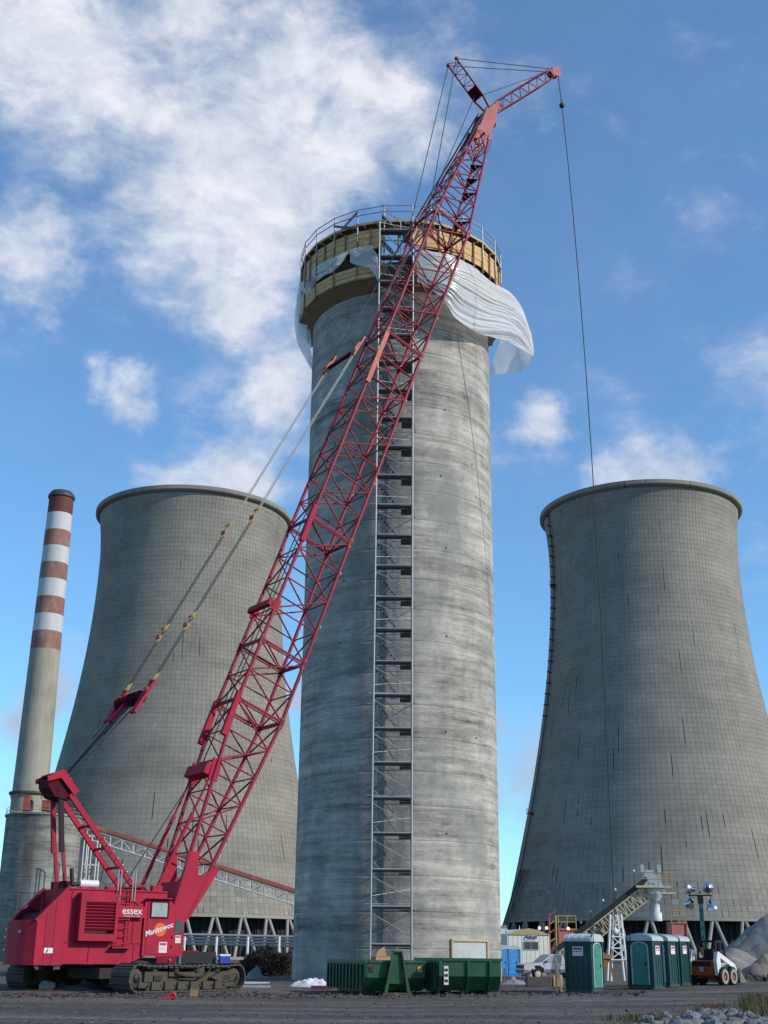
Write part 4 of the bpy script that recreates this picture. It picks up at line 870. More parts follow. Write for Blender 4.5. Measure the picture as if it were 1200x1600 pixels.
b = MB(); hp = [tp+D*1.2+NRM*.6, tp+D*.4+NRM*.95, tp-D*.6+NRM*.98, tp-D*.9+NRM*.65]; b.path(hp, .018, 5); b.build('slack_line', ROPE, crane)
# load line down to its ball, held off to one side
inv = (Matrix.Translation((CRX, CRY, 0)) @ Matrix.Rotation(PSI, 4, 'Z')).inverted()
e = inv @ P(961, 1452, 80.5); s_ = J1+Vector((.1, 0, -.45)); pts = []
for k in range(25):
    f = k/24; p = s_.lerp(e, f); sag = Vector((.8, -1.15, 0)).normalized()*.55*math.sin(math.pi*min(1, f)**.8); pts.append(p+sag)
b = MB(); b.path(pts, .034, 5); b.build('load_line', ROPE, crane)
c_ = pts[0].lerp(pts[1], .95); b = MB(); b.ball(c_, .2, 10, 6); b.tube(c_+Vector((0, 0, .2)), c_+Vector((0, 0, .4)), .06); b.build('line_weight', BLACK, crane)
b = MB(); b.ball(e-Vector((0, 0, .15)), .2, 16, 10); b.tube(e+Vector((0, 0, .0)), e+Vector((0, 0, .25)), .06); b.build('headache_ball', WHITE, crane)
# ---- undercarriage, turned against the house
TA = R(56)-PSI
TM = Matrix.Rotation(TA, 4, 'Z')
def turned(o, y=0): o.matrix_basis = TM @ Matrix.Translation((0, y, 0)) @ o.matrix_basis; return o
b = MB(); b.box(-1.5, 1.5, -2.3, 2.3, .45, .95); b.box(-2.3, 2.3, -.9, .9, .5, .9); turned(b.build('carbody', UNDSHADE, crane))
b = MB(); b.lathe([(.1, .95), (1.25, .95), (1.3, 1.05), (1.3, 1.3), (.1, 1.3)], 32); b.build('slew_ring', UNDSHADE, crane)
HL, TR_, TWD = 2.95, .50, 1.05
for y in (-2.75, 2.75):
    b = MB(); b.box(-HL, HL, -.3, .3, .3, .78); b.box(-HL+.1, HL-.1, -.42, .42, .2, .42)
    for k in range(6): b.box(-2.2+k*.75, -1.62+k*.75, -.5, -.3, .12, .42)
    b.box(-2.6, -1.3, -.46, -.3, .42, .8); b.prism([(1.3, .55), (2.0, .8), (2.6, .8), (2.8, .45), (2.0, .35)], -.5, -.3); b.prism([(-1.2, .62), (.9, .62), (.9, .70), (-1.2, .78)], -.44, -.3)
    tf = turned(b.build('track', TFR, crane), y)
    if y < 0: tf.matrix_basis = tf.matrix_basis @ Matrix.Translation((.5, 0, 0))
    for k in range(4):
        b = MB(); b.lathe([(.02, -.36), (.13, -.36), (.13, .3), (.02, .3)], 12, axis='y', o=(-1.9+k*1.25, 0, .88)); b.build('carrier_roller', TRK, tf)
    for k in range(16): b = MB(); b.box(-2.5+k*.32, -2.3+k*.32, -.47, -.36, .93, 1.0); b.build('chain_link', TRK, tf)
    for k in range(7): rod('frame_bolt', (-2.4+k*.75, -.53, .27), (-2.4+k*.75, -.49, .27), .05, BLACK, tf, 6)
    b = MB(); b.path([(-.9, -.5, .75), (-.4, -.56, .62), (.5, -.56, .58), (1.0, -.54, .74), (1.2, -.5, .9)], .035, 6); b.build('track_hose', BLACK, tf)
    for x in (-1.9, 2.3): b = MB(); b.box(x-.22, x+.22, -.52, -.44, .46, .66); b.build('frame_pocket', UNDSHADE, tf)
    for x in (-HL, HL):
        b = MB(); b.lathe([(.05, -.36), (.32, -.36), (.44, -.2), (.44, .2), (.32, .36), (.05, .36)], 16, axis='y', o=(x, 0, .56)); b.build('sprocket', TFR, tf)
        b = MB(); b.lathe([(.01, -.42), (.16, -.42), (.18, -.36)], 12, axis='y', o=(x, 0, .56)); b.build('hub', BLACK, tf)
    for k in range(8):
        b = MB(); b.lathe([(.02, -.40), (.14, -.40), (.16, -.3), (.16, .3), (.02, .4)], 12, axis='y', o=(-2.3+k*.66, 0, .2)); b.build('roller', TRK, tf)
    per = 4*HL+2*math.pi*TR_; ns = 52; me = None
    for k in range(ns):
        s_ = per*k/ns
        if s_ < 2*HL: px_, pz_, an = -HL+s_, .56+TR_, 0
        elif s_ < 2*HL+math.pi*TR_: t = (s_-2*HL)/TR_; px_, pz_, an = HL+TR_*math.sin(t), .56+TR_*math.cos(t), -t
        elif s_ < 4*HL+math.pi*TR_: px_, pz_, an = HL-(s_-2*HL-math.pi*TR_), .56-TR_, math.pi
        else: t = (s_-4*HL-math.pi*TR_)/TR_; px_, pz_, an = -HL-TR_*math.sin(t), .56-TR_*math.cos(t), math.pi-t
        if an == 0: pz_ -= .06*math.sin(math.pi*((px_+HL)/(2*HL)*3 % 1))
        if me is None:
            b = MB(); b.box(-.135, .135, -TWD/2, TWD/2, -.03, .03); b.box(-.03, .03, -TWD/2+.02, TWD/2-.02, .03, .065); b.box(-.1, .1, -.2, .2, -.1, -.03)
            o = b.build('track_shoe', TRK, tf); me = o.data
        else: o = bpy.data.objects.new('track_shoe', me); COL.objects.link(o); o.parent = tf
        o.matrix_basis = Matrix.Translation((px_, 0, pz_)) @ Matrix.Rotation(-an, 4, 'Y')

# ================================================================== THINGS ROUND THE CRANE
def ground_box(name, px, py, sx, sy, sz, m, label, cat_, rz=0, dz=0):
    p = G(px, py); b = MB(); b.box(-sx/2, sx/2, -sy/2, sy/2, 0, sz); o = b.build(name, m, None, label, cat_); o.location = (p.x, p.y, p.z+dz); o.rotation_euler.z = rz; return o
# red steel box and battery box lying on the carbody front
p = G(330, 1533); t = thing('red_steel_frame', 'long red steel box frame lying beyond the crawler track', 'steel frame', (p.x, 61.5, 0), R(8))
b = MB(); b.box(-1.0, 1.0, -.45, .45, .95, 1.62); b.build('box_beam', RED, t)
for x in (-.7, .7): b = MB(); b.box(x-.12, x+.12, -.4, .4, 0, .95); b.build('trestle', WOODD, t)
for x in (-.3, .1, .55): rod('bolt_boss', (x, -.49, 1.2), (x, -.44, 1.2), .06, STEEL, t)
b = MB(); b.bar((-.9, -.3, 1.68), (.3, -.3, 1.68), .08, .08); b.build('hose_bundle', BLACK, t)
q = P(303, 1511, 54.6); t = thing('battery_box', 'dark equipment box with a pale blue end resting behind the near crawler track', 'box', (q.x, 55.6, 1.08), R(20))
b = MB(); b.box(-.78, .72, -.3, .3, 0, .48); b.build('box_body', BLACK, t)
b = MB(); b.box(-.86, -.78, -.3, .3, 0, .5); b.build('blue_end', mat('faded_blue', (.10, .24, .32), .7), t)
b = MB(); b.box(.72, .77, -.3, .3, 0, .5); b.build('pale_end', WHITE, t)
q = P(349, 1509, 55.4); t = thing('cooler', 'small blue drinks cooler with white lid standing on the crawler track', 'cooler', (q.x, 55.6, 1.13), R(25))
b = MB(); b.box(-.22, .22, -.15, .15, 0, .27); b.build('cooler_body', BLUEC, t); b = MB(); b.box(-.23, .23, -.16, .16, .27, .35); b.build('lid', WHITE, t)
for k, (px, py, ln, rz, lab) in enumerate(((396, 1537, 1.7, .05, 'upper white board lying in front of the crawler track'), (398, 1543, 1.5, .12, 'lower pale board lying under the white one by the track'))):
    ground_box('loose_board', px, py, ln, .22, .09, WTARP if k == 0 else mat('lilac_board', (.40, .39, .48), .7), lab, 'board', rz, .0)
def heap(name, px, py, sx, sy, sz, m, label, cat_, seed=1, n=26, rough=.5, kind=None, sharp=1.0):
    p = G(px, py); b = MB(); vs = []
    for j in range(n+1):
        for i in range(n+1):
            u, v = i/n*2-1, j/n*2-1; r_ = math.hypot(u, v); h = max(0, 1-r_)**sharp
            h *= 1+rough*mn.noise(Vector((u*2.2+seed, v*2.2, seed)))+rough*.6*mn.noise(Vector((u*6+seed, v*6, seed)))
            x_, y_ = u*sx, v*sy; vs.append((x_, y_, h*sz+gz(p.x+x_, p.y+y_)-p.z-.02*(1 if r_ > .97 else 0)-.01))
    k = n+1; b.add(vs, [(j*k+i, j*k+i+1, (j+1)*k+i+1, (j+1)*k+i) for j in range(n) for i in range(n) if math.hypot(i/n*2-1+1/n, j/n*2-1+1/n) < 1.02], 0, True)
    o = b.build(name, m, None, label, cat_, kind=kind); o.location = p; return o
heap('tarp_heap', 399, 1529, .75, .5, .75, TARPG, 'grey tarpaulin heap just beyond the front of the crawler track', 'tarp', 4, 22, .4)
heap('tarp_heap', 125, 1547, 1.4, .7, .32, mat('blue_grey_tarp', (.13, .16, .19), .7, var=.3), 'crumpled blue grey sheet lying in the shade under the crane', 'tarp', 6, 24, .9)
heap('white_tarp_heap', 488, 1542, 1.15, .6, .36, WTARP, 'crumpled white plastic heap beside the left dumpster', 'tarp', 9, 44, .75, sharp=.55)
ground_box('rust_plate', 503, 1546, 1.0, .25, .16, mat('purple_rust', (.10, .04, .05), .8), 'dark rusty beam lying between white heap and dumpster', 'beam', .1)
def rock(px, py, s, m, label=None, cat_='rock', group=None, seed=0, me=None, rz=0):
    p = G(px, py)
    if me is None:
        b = MB(); n, k = 9, 6; vs = []; 
        b.ball((0, 0, 0), 1, n, k)
        b.v = [tuple(Vector(v)*(1+.35*mn.noise(Vector(v)*1.3+Vector((seed*3.1, 0, seed))))) for v in b.v]; b.s = [False]*len(b.s)
        o = b.build('rock', m)
    else: o = bpy.data.objects.new('rock', me); COL.objects.link(o)
    o.location = (p.x, p.y, p.z+.25*s); o.scale = (s, s*.8, s*.62); o.rotation_euler = (random.uniform(-.4, .4), random.uniform(-.4, .4), rz or random.uniform(0, 6.3))
    tag(o, label, cat_, group); return o
rock(73, 1546, .36, mat('pale_stone', (.34, .34, .30), .9), 'pale broken slab lying under the rear of the crane', seed=3)
rock(92, 1543, .22, mat('pale_stone', (.34, .34, .30), .9), 'small pale stone beside the slab under the crane', seed=5)
b = MB(); pts = [G(px, py)+Vector((0, 0, .035)) for px, py in ((-20, 1556), (20, 1558), (45, 1556), (70, 1559), (110, 1558), (150, 1559), (190, 1559), (225, 1561), (255, 1562))]
b.path(pts, .016, 6); b.build('red_sling', mat('faded_sling', (.20, .06, .07), .8), None, 'faded red webbing sling lying along the gravel in front of the crane', 'sling')
b = MB(); pts = [G(px, 1562)+Vector((0, 0, z)) for px, z in ((258, .04), (264, .16), (270, .22), (274, .12), (272, .05), (266, .05))]; b.path(pts, .06, 7); b.build('shackle_strap', mat('bright_red_strap', (.55, .02, .04), .6), None, 'bright red strap loop dropped on the gravel before the track', 'strap')
t = ground_box('wood_block', 302, 1557, .32, .25, .26, WOODD, 'small dark timber block standing before the near track', 'block', .3)
# white van glimpsed behind the counterweight
p = G(-14, 1530); t = thing('white_van', 'white work van half hidden behind the crane counterweight at the left edge', 'van', (p.x-.6, 66, gz(p.x, 66)), R(12))
b = MB(); b.prism([(-2.3, .45), (1.1, .45), (1.2, .95), (1.15, 1.1), (.55, 1.9), (.4, 2.0), (-2.25, 2.0)], -.9, .9); b.build('body', WHITE, t)
b = MB(); b.prism([(.55, 1.2), (1.0, 1.2), (.5, 1.82), (.1, 1.82), (.1, 1.2)], -.915, -.9); b.build('side_window', DGLASS, t)
b = MB(); b.box(1.15, 1.28, -.92, .92, .4, .62); b.build('bumper', BLACK, t)
for x in (-1.5, .6):
    for y in (-.86, .86): b = MB(); b.lathe([(.02, y-.1), (.33, y-.1), (.34, y), (.33, y+.1), (.02, y+.1)], 16, axis='y', o=(x, 0, .34)); b.build('wheel', RUBBER, t)
# dark brush pile
br = MB(); rnd = random.Random(4)
for k in range(5200):
    px = 364+96*rnd.random(); yy = 92+rnd.random()*7; h_ = (1.75+.25*math.sin(px*.11))*min(1, (px-362)/28)
    q = P(px, 1500, yy); z = max(0, rnd.random()**.8*h_); a = rnd.uniform(0, 6.28); l = rnd.uniform(.1, .38); u = rnd.uniform(-.7, .9)
    d_ = Vector((math.cos(a)*math.cos(u), math.sin(a)*math.cos(u), math.sin(u)))*l; w_ = Vector((-math.sin(a), math.cos(a), .3))*rnd.uniform(.012, .06)
    c_ = Vector((q.x, yy, z)); br.add([c_-d_-w_, c_+d_-w_*.3, c_+d_*1.05+w_*.3, c_-d_+w_], [(0, 1, 2, 3)])
br.build('brush_pile', [BRUSH], None, 'dark tangled heap of dry brush between the crawler track and the chimney', 'brush pile', kind='stuff')

# ================================================================== DUMPSTERS
def dumpster(label, loc, rz, w, ln, h, hook):
    t = thing('dumpster', label, 'dumpster', loc, rz, 'green roll-off dumpsters at the chimney foot')
    b = MB(); u = .46
    # floor, long sides, front with its undercut, back
    b.box(-w/2, w/2, u, ln, .18, .26)
    b.build('floor', GREENP, t)
    for s_ in (-1, 1):
        b = MB(); b.prism([(0.02, h*.55), (u, .16), (ln, .16), (ln, h), (0.02, h)], s_*w/2-.03, s_*w/2+.03, 'yz'); b.build('side_wall', GREENP, t)
        n = max(5, int(ln/.55))
        for k in range(n):
            y = .5+(ln-.6)*k/(n-1); b = MB(); b.box(s_*(w/2+.03)-(.09 if s_ < 0 else 0), s_*(w/2+.03)+(.09 if s_ > 0 else 0), y-.06, y+.06, .2, h-.06); b.build('rib', GREENP, t)
        b = MB(); b.box(s_*w/2-.09, s_*w/2+.09, -.02, ln+.02, h, h+.1); b.build('top_rail', GREENP, t)
        b = MB(); b.box(s_*w*.3-.08, s_*w*.3+.08, u, ln, 0.02, .18); b.build('skid', BLACK, t)
    b = MB(); b.prism([(.0, h*.55), (0, h), (.06, h), (.06, h*.55), (u+.06, .16), (u, .16)], -w/2+.03, w/2-.03, 'yz'); b.build('front_wall', GREENP, t)
    for ya, yb in ((-.05, .09), (ln-.08, ln+.04)): b = MB(); b.box(-w/2+.09, w/2-.09, ya, yb, h, h+.1); b.build('end_rail', GREENP, t)
    b = MB(); b.box(-w/2+.03, w/2-.03, ln-.05, ln, .16, h); b.build('back_wall', GREENP, t)
    if hook:
        b = MB()
        for s_ in (-1, 1): b.add([(s_*.55, -.05, .05), (s_*.42, -.05, .05), (s_*.16, -.22, h+.42), (s_*.2, -.22, h+.42), (s_*.55, -.3, .05), (s_*.42, -.3, .05), (s_*.16, -.3, h+.42), (s_*.2, -.3, h+.42)], [(0, 1, 2, 3), (7, 6, 5, 4), (0, 4, 5, 1), (1, 5, 6, 2), (2, 6, 7, 3), (3, 7, 4, 0)])
        b.add([(-.3, -.14, .45), (.3, -.14, .45), (.2, -.2, h+.42), (-.2, -.2, h+.42)], [(0, 1, 2, 3)]); b.box(-.2, .2, -.3, -.1, h+.40, h+.47); b.build('hook_frame', GREENP, t)
        b = MB(); b.box(-.6, .6, -.32, .1, .02, .12); b.build('front_sill', TFR, t)
        for x in (-1.0, 1.0): b = MB(); b.box(x-.09, x+.09, -.03, -.001, h*.72, h*.9); b.build('label_plate', YEL if x > 0 else BLACK, t)
    else:
        for x in (-w/2+.06, -w*.02, w*.34): b = MB(); b.prism([(-.09, h*.55), (-.09, h), (.0, h), (.0, h*.55), (u, .16), (u-.12, .1)], x-.06, x+.06, 'yz'); b.build('front_rib', GREENP, t)
        b = MB(); b.box(-w/2+.2, -w/2+.38, -.03, -.001, h*.3, h*.85); b.build('number_plate', PLACW, t)
        for k in range(3): b = MB(); b.box(-w/2+.22, -w/2+.36, -.036, -.03, h*.38+k*.2, h*.38+k*.2+.1); b.build('number_print', BLACK, t)
    return t
p = G(572, 1556)
ax = R(16)
dumpster('green roll-off dumpster on the left with A-frame hook and cardboard showing above its rim', (p.x+1.2*math.cos(ax), p.y+1.2*math.sin(ax), gz(p.x, p.y)), ax, 2.4, 6.2, 1.22, True)
p = G(684, 1555)
dumpster('green roll-off dumpster on the right with broad ribs and white plate', (p.x+1.3*math.cos(R(9)), p.y+1.3*math.sin(R(9)), gz(p.x, p.y)), R(9), 2.5, 5.0, 1.27, False)
p = P(596, 1500, 54.5); t = thing('cardboard_box', 'torn brown cardboard box sticking up out of the left dumpster', 'box', (p.x, 55.0, .9), R(25))
b = MB(); b.box(-.38, .3, -.25, .25, 0, .55); b.build('carton', CARD, t)
b = MB(); b.hexa([(-.38, -.27, .55), (.1, -.27, .55), (.1, -.25, .55), (-.38, -.25, .55), (-.3, -.3, .8), (.0, -.3, .95), (.0, -.28, .95), (-.3, -.28, .8)]); b.hexa([(.3, -.25, .5), (.75, -.2, .35), (.75, .2, .35), (.3, .25, .5), (.3, -.25, .52), (.75, -.2, .37), (.75, .2, .37), (.3, .25, .52)]); b.build('flap', CARD, t)

# ================================================================== RIGHT-HAND YARD
def toilet(label, loc, rz, s=1.0, blue=False, group='green portable toilets in the yard'):
    t = thing('portable_toilet', label, 'toilet', loc, rz, group); t.scale = (s, s, s)
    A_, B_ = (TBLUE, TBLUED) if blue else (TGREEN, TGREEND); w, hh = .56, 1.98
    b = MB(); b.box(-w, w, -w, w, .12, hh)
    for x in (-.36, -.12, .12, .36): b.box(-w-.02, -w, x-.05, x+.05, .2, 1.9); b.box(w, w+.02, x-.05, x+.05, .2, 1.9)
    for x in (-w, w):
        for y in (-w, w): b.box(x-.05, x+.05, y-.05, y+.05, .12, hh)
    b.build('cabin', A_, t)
    b = MB(); b.box(-.6, .6, -.6, .6, .02, .12); b.box(-.55, -.4, -.66, .66, 0, .05); b.box(.4, .55, -.66, .66, 0, .05); b.build('base', mat('toilet_base', (.05, .06, .06), .7) if not blue else TBLUE, t)
    pr = [(-.64, 0)]+[(-.64*math.cos(math.pi*i/10), .07+.23*math.sin(math.pi*i/10)) for i in range(11)]+[(.64, 0)]
    b = MB(); b.prism([(x, z+hh) for x, z in pr], -.63, .63)
    for y in (-.45, -.15, .15, .45): b.prism([(x*1.01, z*1.06+hh) for x, z in pr[1:-1]], y-.05, y+.05)
    b.build('roof', TROOF if not blue else mat('pale_blue_roof', (.42, .50, .62), .5), t)
    arch = [(-.36, .2)]+[(-.36*math.cos(math.pi*i/8), 1.72+.2*math.sin(math.pi*i/8)) for i in range(9)]+[(.36, .2)]
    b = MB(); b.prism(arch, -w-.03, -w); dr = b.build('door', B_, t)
    b = MB(); b.path([(x*1.06, -w-.03, z) for x, z in arch], .035, 6); b.build('door_frame', mat('pale_trim', (.42, .50, .48), .6) if not blue else mat('pale_trim_blue', (.4, .5, .62), .6), t)
    for z in (.45, .95, 1.4): b = MB(); b.box(-.24, .24, -w-.045, -w-.03, z, z+.3); b.build('door_panel', B_, dr)
    b = MB(); b.box(.22, .3, -w-.07, -w-.03, .98, 1.1); b.build('handle', BLACK, dr)
    if not blue:
        b = MB(); b.box(-w-.035, -w-.022, -.24, .24, 1.42, 1.78); sg_ = b.build('sign', PLACW, t)
        b = MB(); b.box(-w-.04, -w-.035, -.2, .2, 1.66, 1.74); b.box(-w-.04, -w-.035, -.2, .2, 1.58, 1.61); b.build('sign_print', PLACR, sg_)
        b = MB(); b.box(w+.022, w+.035, -.24, .24, 1.42, 1.78); s2 = b.build('sign', PLACW, t)
        b = MB(); b.box(w+.035, w+.04, -.2, .2, 1.66, 1.74); b.box(w+.035, w+.04, -.2, .2, 1.58, 1.61); b.build('sign_print', PLACR, s2)
        for x in (-.2, -.05): rod('roof_strap', (x-.35, -.64, hh-.1), (x-.33, -.62, hh+.34), .022, BLACK, t, 5)
    return t
# door side faces local -y; rotate so the lit side looks right in the photograph
def put(px, py, Dy): q = P(px, py, Dy); return (q.x, Dy, gz(q.x, Dy))
toilet('nearest green portable toilet, standing alone in front of the pickup', put(915, 1550, 54.2), R(56))
toilet('green portable toilet beside the rusty hopper with a long dark arched side', put(1011, 1547, 56.8), R(-34))
toilet('green portable toilet squeezed between two others in the row of three', put(1036, 1543, 60.2), R(-34))
toilet('last green portable toilet of the row next to the orange skid steer', put(1055, 1541, 62.2), R(-34))
toilet('blue portable toilet with its door facing out beside the pickup nose', put(798.5, 1527, 101), R(14), 1, True, 'blue portable toilets by the office trailer')
toilet('blue portable toilet half hidden behind the chimney corner', put(781, 1527, 100.5), R(14), 1, True, 'blue portable toilets by the office trailer')

# site office trailer
p = P(826, 1480, 106); t = thing('office_trailer', 'cream site office trailer with a dark window and white sign on its end', 'trailer', (p.x, 106, 0), R(10))
W2, ZH = 1.78, 3.2
b = MB(); b.prism([(-W2, .55), (W2, .55), (W2, ZH), (W2*.5, ZH+.3), (0, ZH+.42), (-W2*.5, ZH+.3), (-W2, ZH)], 0, 9); b.build('trailer_body', CREAM, t)
b = MB(); b.prism([(-W2-.05, ZH-.05), (W2+.05, ZH-.05), (W2*.5, ZH+.32), (0, ZH+.46), (-W2*.5, ZH+.32)], -.08, 0); b.build('gable_board', mat('gable_tan', (.44, .36, .19), .7), t)
for k in range(10): b = MB(); x = -W2+.1+k*.37; b.box(x, x+.02, -.012, 0, .56, ZH-.06); b.build('cladding_joint', mat('cream_joint', (.36, .35, .28), .7), t)
b = MB(); b.box(-.45, .85, -.05, 0, 1.98, 2.66); wf = b.build('window', mat('pale_window_frame', (.6, .6, .5), .6), t)
b = MB(); b.box(-.4, .18, -.06, -.05, 2.03, 2.61); b.box(.22, .8, -.06, -.05, 2.03, 2.61); b.build('pane', DGLASS, wf)
b = MB(); b.box(-.32, .62, -.04, -.015, 2.70, 3.17); sg_ = b.build('sign', mat('sign_white', (.74, .74, .80), .5), t)
words('sign_lettering', 'Alton', .46, mat('sign_ink', (.03, .03, .06), .6), sg_, (.15, -.05, 2.97), (1, 0, 0), (0, 0, 1), shear=.35, bold=.02)
b = MB(); b.box(.1, .5, -.045, -.04, 2.75, 2.80); b.box(-.25, .02, -.045, -.04, 2.73, 2.76); b.build('sign_rule', mat('sign_grey', (.28, .32, .36), .6), sg_)
b = MB(); b.box(-W2-.03, -W2, 1.2, 2.0, 1.3, 2.1); b.build('side_window', DGLASS, t)
for x in (-1.3, 1.3): b = MB(); b.box(x-.2, x+.2, .3, .8, -.05, .55); b.build('pier', COLC, t)
t = thing('storage_trailer', 'tall white box trailer showing past the right edge of the chimney', 'trailer', (P(781, 1480, 108).x, 108, 0), R(2))
b = MB(); b.box(-1.6, .62, 0, 8, .7, 3.85); b.build('box_body', WHITE, t); b = MB(); b.box(-1.62, .64, -.05, .02, 3.72, 3.9); b.build('top_rail', mat('rail_grey', (.3, .3, .3), .6), t)
b = MB(); b.box(-1.4, .4, -.1, .05, .55, .7); b.build('bumper', BLACK, t)
for x in (-1.2, .3): b = MB(); b.lathe([(.02, x-.15), (.5, x-.15), (.5, x+.15), (.02, x+.15)], 16, axis='x', o=(0, 1.5, .5)); b.build('wheel', RUBBER, t)
# pickup truck, nose to the left
p = P(860, 1529, 91); t = thing('pickup_truck', 'old silver pickup truck with grey lower body parked behind the toilets', 'pickup truck', (p.x, 91, gz(p.x, 91)), R(14)); t.scale = (.95, .95, .95)
b = MB()
side = [(-2.35, .55), (-2.33, .98), (-2.2, 1.06), (-1.0, 1.16), (-.35, 1.68), (-.2, 1.74), (.55, 1.74), (.72, 1.68), (.82, 1.14), (.86, 1.14), (.86, .5), (-.75, .5), (-.85, .78), (-1.1, .95), (-1.45, .95), (-1.75, .78), (-1.85, .5)]
b.prism(side, -.88, .88); b.build('cab_body', SILV, t)
b = MB(); b.prism([(.9, .62), (1.2, .62), (1.3, .85), (1.6, .98), (1.9, .85), (2.0, .62), (2.75, .62), (2.75, 1.15), (.9, 1.15)], -.88, .88); b.build('cargo_bed', SILV, t)
b = MB(); b.prism([(-2.36, .42), (-1.85, .42), (-1.84, .62), (-2.37, .66)], -.9, .9); b.build('front_bumper', SILVW, t)
b = MB(); b.box(-.74, .86, -.895, -.88, .48, .70); b.build('lower_trim', SILVW, t)
b = MB(); b.box(-2.38, -2.33, -.72, .72, .72, .98); b.build('grille', BLACK, t)
b = MB(); b.prism([(-.72, 1.14), (-.3, 1.62), (.02, 1.66), (.05, 1.14)], -.89, -.878); b.prism([(.1, 1.14), (.1, 1.66), (.55, 1.66), (.62, 1.14)], -.89, -.878); b.build('side_glass', CGLASS, t)
b = MB(); b.add([(-.98, -.78, 1.18), (-.98, .78, 1.18), (-.38, .72, 1.67), (-.38, -.72, 1.67)], [(0, 1, 2, 3)]); o = b.build('windscreen', CGLASS, t); o.location.x = -.015
b = MB(); b.box(-.82, -.80, -.885, -.879, .52, 1.12); b.box(.68, .70, -.885, -.879, .52, 1.12); b.build('door_seam', BLACK, t)
b = MB(); b.box(.48, .62, -.90, -.879, 1.0, 1.05); b.build('door_handle', BLACK, t)
b = MB(); b.box(-.72, -.58, -1.02, -.88, 1.16, 1.28); b.build('wing_mirror', BLACK, t)
for x in (-1.3, 1.6):
    for y in (-.8, .8):
        b = MB(); b.lathe([(.02, y-.11), (.26, y-.11), (.33, y-.11), (.36, y), (.33, y+.11), (.02, y+.11)], 20, axis='y', o=(x, 0, .36)); w_ = b.build('wheel', RUBBER, t)
        b = MB(); b.lathe([(.01, y-.115), (.2, y-.118), (.22, y-.11)], 16, axis='y', o=(x, 0, .36)); b.build('rim', mat('rim_cream', (.5, .46, .38), .5), w_)
b = MB()
for x in (.95, 1.25): b.bar((x, -.6, 1.15), (x-.06, -.6, 1.78), .07, .07)
b.bar((.89, -.6, 1.78), (1.19, -.6, 1.78), .07, .07); b.build('ladder_rack', WHITE, t)
# debris in front of the pickup
ground_box('timber_crate', 841, 1541, 1.15, .6, .42, mat('old_grey_timber', (.11, .095, .085), .9, var=.3), 'weathered grey timber crate lying in front of the pickup', 'crate', R(3))
ground_box('plywood_offcut', 871, 1541, .45, .3, .5, LUM, 'pale plywood offcut leaning by the timber crate', 'plywood', R(10))
heap('rubble_heap', 803, 1538, .75, .5, .3, mat('rubble_pale', (.30, .27, .28), .9, var=.3), 'low heap of pale rubble below the blue toilet', 'rubble', 2, 22, 1.0)
p = G(827, 1536); t = thing('trestle_sign', 'small folded red and white barricade lying beside the crate', 'barricade', p, R(30))
b = MB(); b.bar((-.35, 0, .0), (.05, 0, .55), .3, .05); b.build('board', mat('faded_pink', (.40, .14, .17), .7), t); b = MB(); b.bar((.3, .05, .0), (.05, 0, .55), .08, .05); b.build('prop', WHITE, t)
for k, (px, hgt, lean, lab) in enumerate(((870, 1.35, .0, 'dark timber stake standing nearest the toilet row'), (879, 1.5, -.25, 'leaning pale timber stake beside the green toilet'), (788, .9, .03, 'short post below the blue toilets'))):
    p = G(px, 1552 if k < 2 else 1537); b = MB(); b.bar((0, 0, -.1), (lean, 0, hgt*.9), .09, .09); o = b.build('timber_stake', WOODD if k != 1 else mat('pale_stake', (.36, .27, .17), .85), None, lab, 'stake'); o.location = p
# red batch plant bins
def batch(px, pyt, Y, w, lab, tall):
    q = P(px, pyt, Y); t = thing('batch_bin', lab, 'batch bin', (q.x, Y, 0)); z1 = q.z; n = 3 if tall else 2
    for k in range(n):
        b = MB(); z0 = z1-(k+1)*1.45; b.box(-w/2, w/2, -1, 1, z0+.12, z0+1.38); b.box(-w/2-.1, w/2+.1, -1.1, 1.1, z0+1.30, z0+1.45); b.build('bin_tier', mat('salmon_red', (.58, .19, .16), .7, var=.2, dirt=(.3, .12, .1)), t)
    for sx in (-1, 1):
        for sy in (-1, 1): rod('leg', (sx*w/2, sy*1.0, 0), (sx*w/2, sy*1.0, z1), .12, ORED, t)
    for zz in (z1+.6, z1+1.15): rod('top_rail', (-w/2, -1, zz), (w/2, -1, zz), .045, YEL, t); rod('top_rail', (-w/2, 1, zz), (w/2, 1, zz), .045, YEL, t)
    for x in (-w/2, 0, w/2): rod('rail_post', (x, -1, z1), (x, -1, z1+1.15), .045, YEL, t)
    if tall:
        b = MB(); b.lathe([(w*.55, z1-n*1.45), (.25, z1-n*1.45-1.6)], 12); b.build('discharge_cone', ORED, t)
        for k in range(7): rod('stair_rail', (-w/2-.9, -1, .4+k*.8), (-w/2-.2, -1, .4+k*.8+.4), .08, YEL if k % 2 else ORED, t)
        rod('side_post', (-w/2-.9, -1, 0), (-w/2-.9, -1, z1+1), .1, ORED, t); rod('side_post', (-w/2-.25, -1, 0), (-w/2-.25, -1, z1+1.2), .1, YEL, t)
        b = MB(); b.path([(w/2+.3, -1, z1-.3), (w/2+1.0, -1, z1-1.2), (w/2+.5, -1, z1-2.6), (w/2+1.3, -1, z1-3.4)], .14, 6); b.build('cement_hose', WHITE, t)
        b = MB(); b.tube((-w*.2, -1.2, .4), (w*1.6, -1.2, 1.9), .3, n=10); b.build('screw_feeder', STEEL, t)
batch(884, 1451, 125, 1.7, 'faded red concrete batch plant with yellow rails behind the office trailer', True)
batch(1057, 1441, 140, 1.6, 'faded red batch bin with yellow rails behind the toilet row', False)
lt = thing('string_lights', 'posts with small lit bulbs along the conveyor and trailer roof', 'lights')
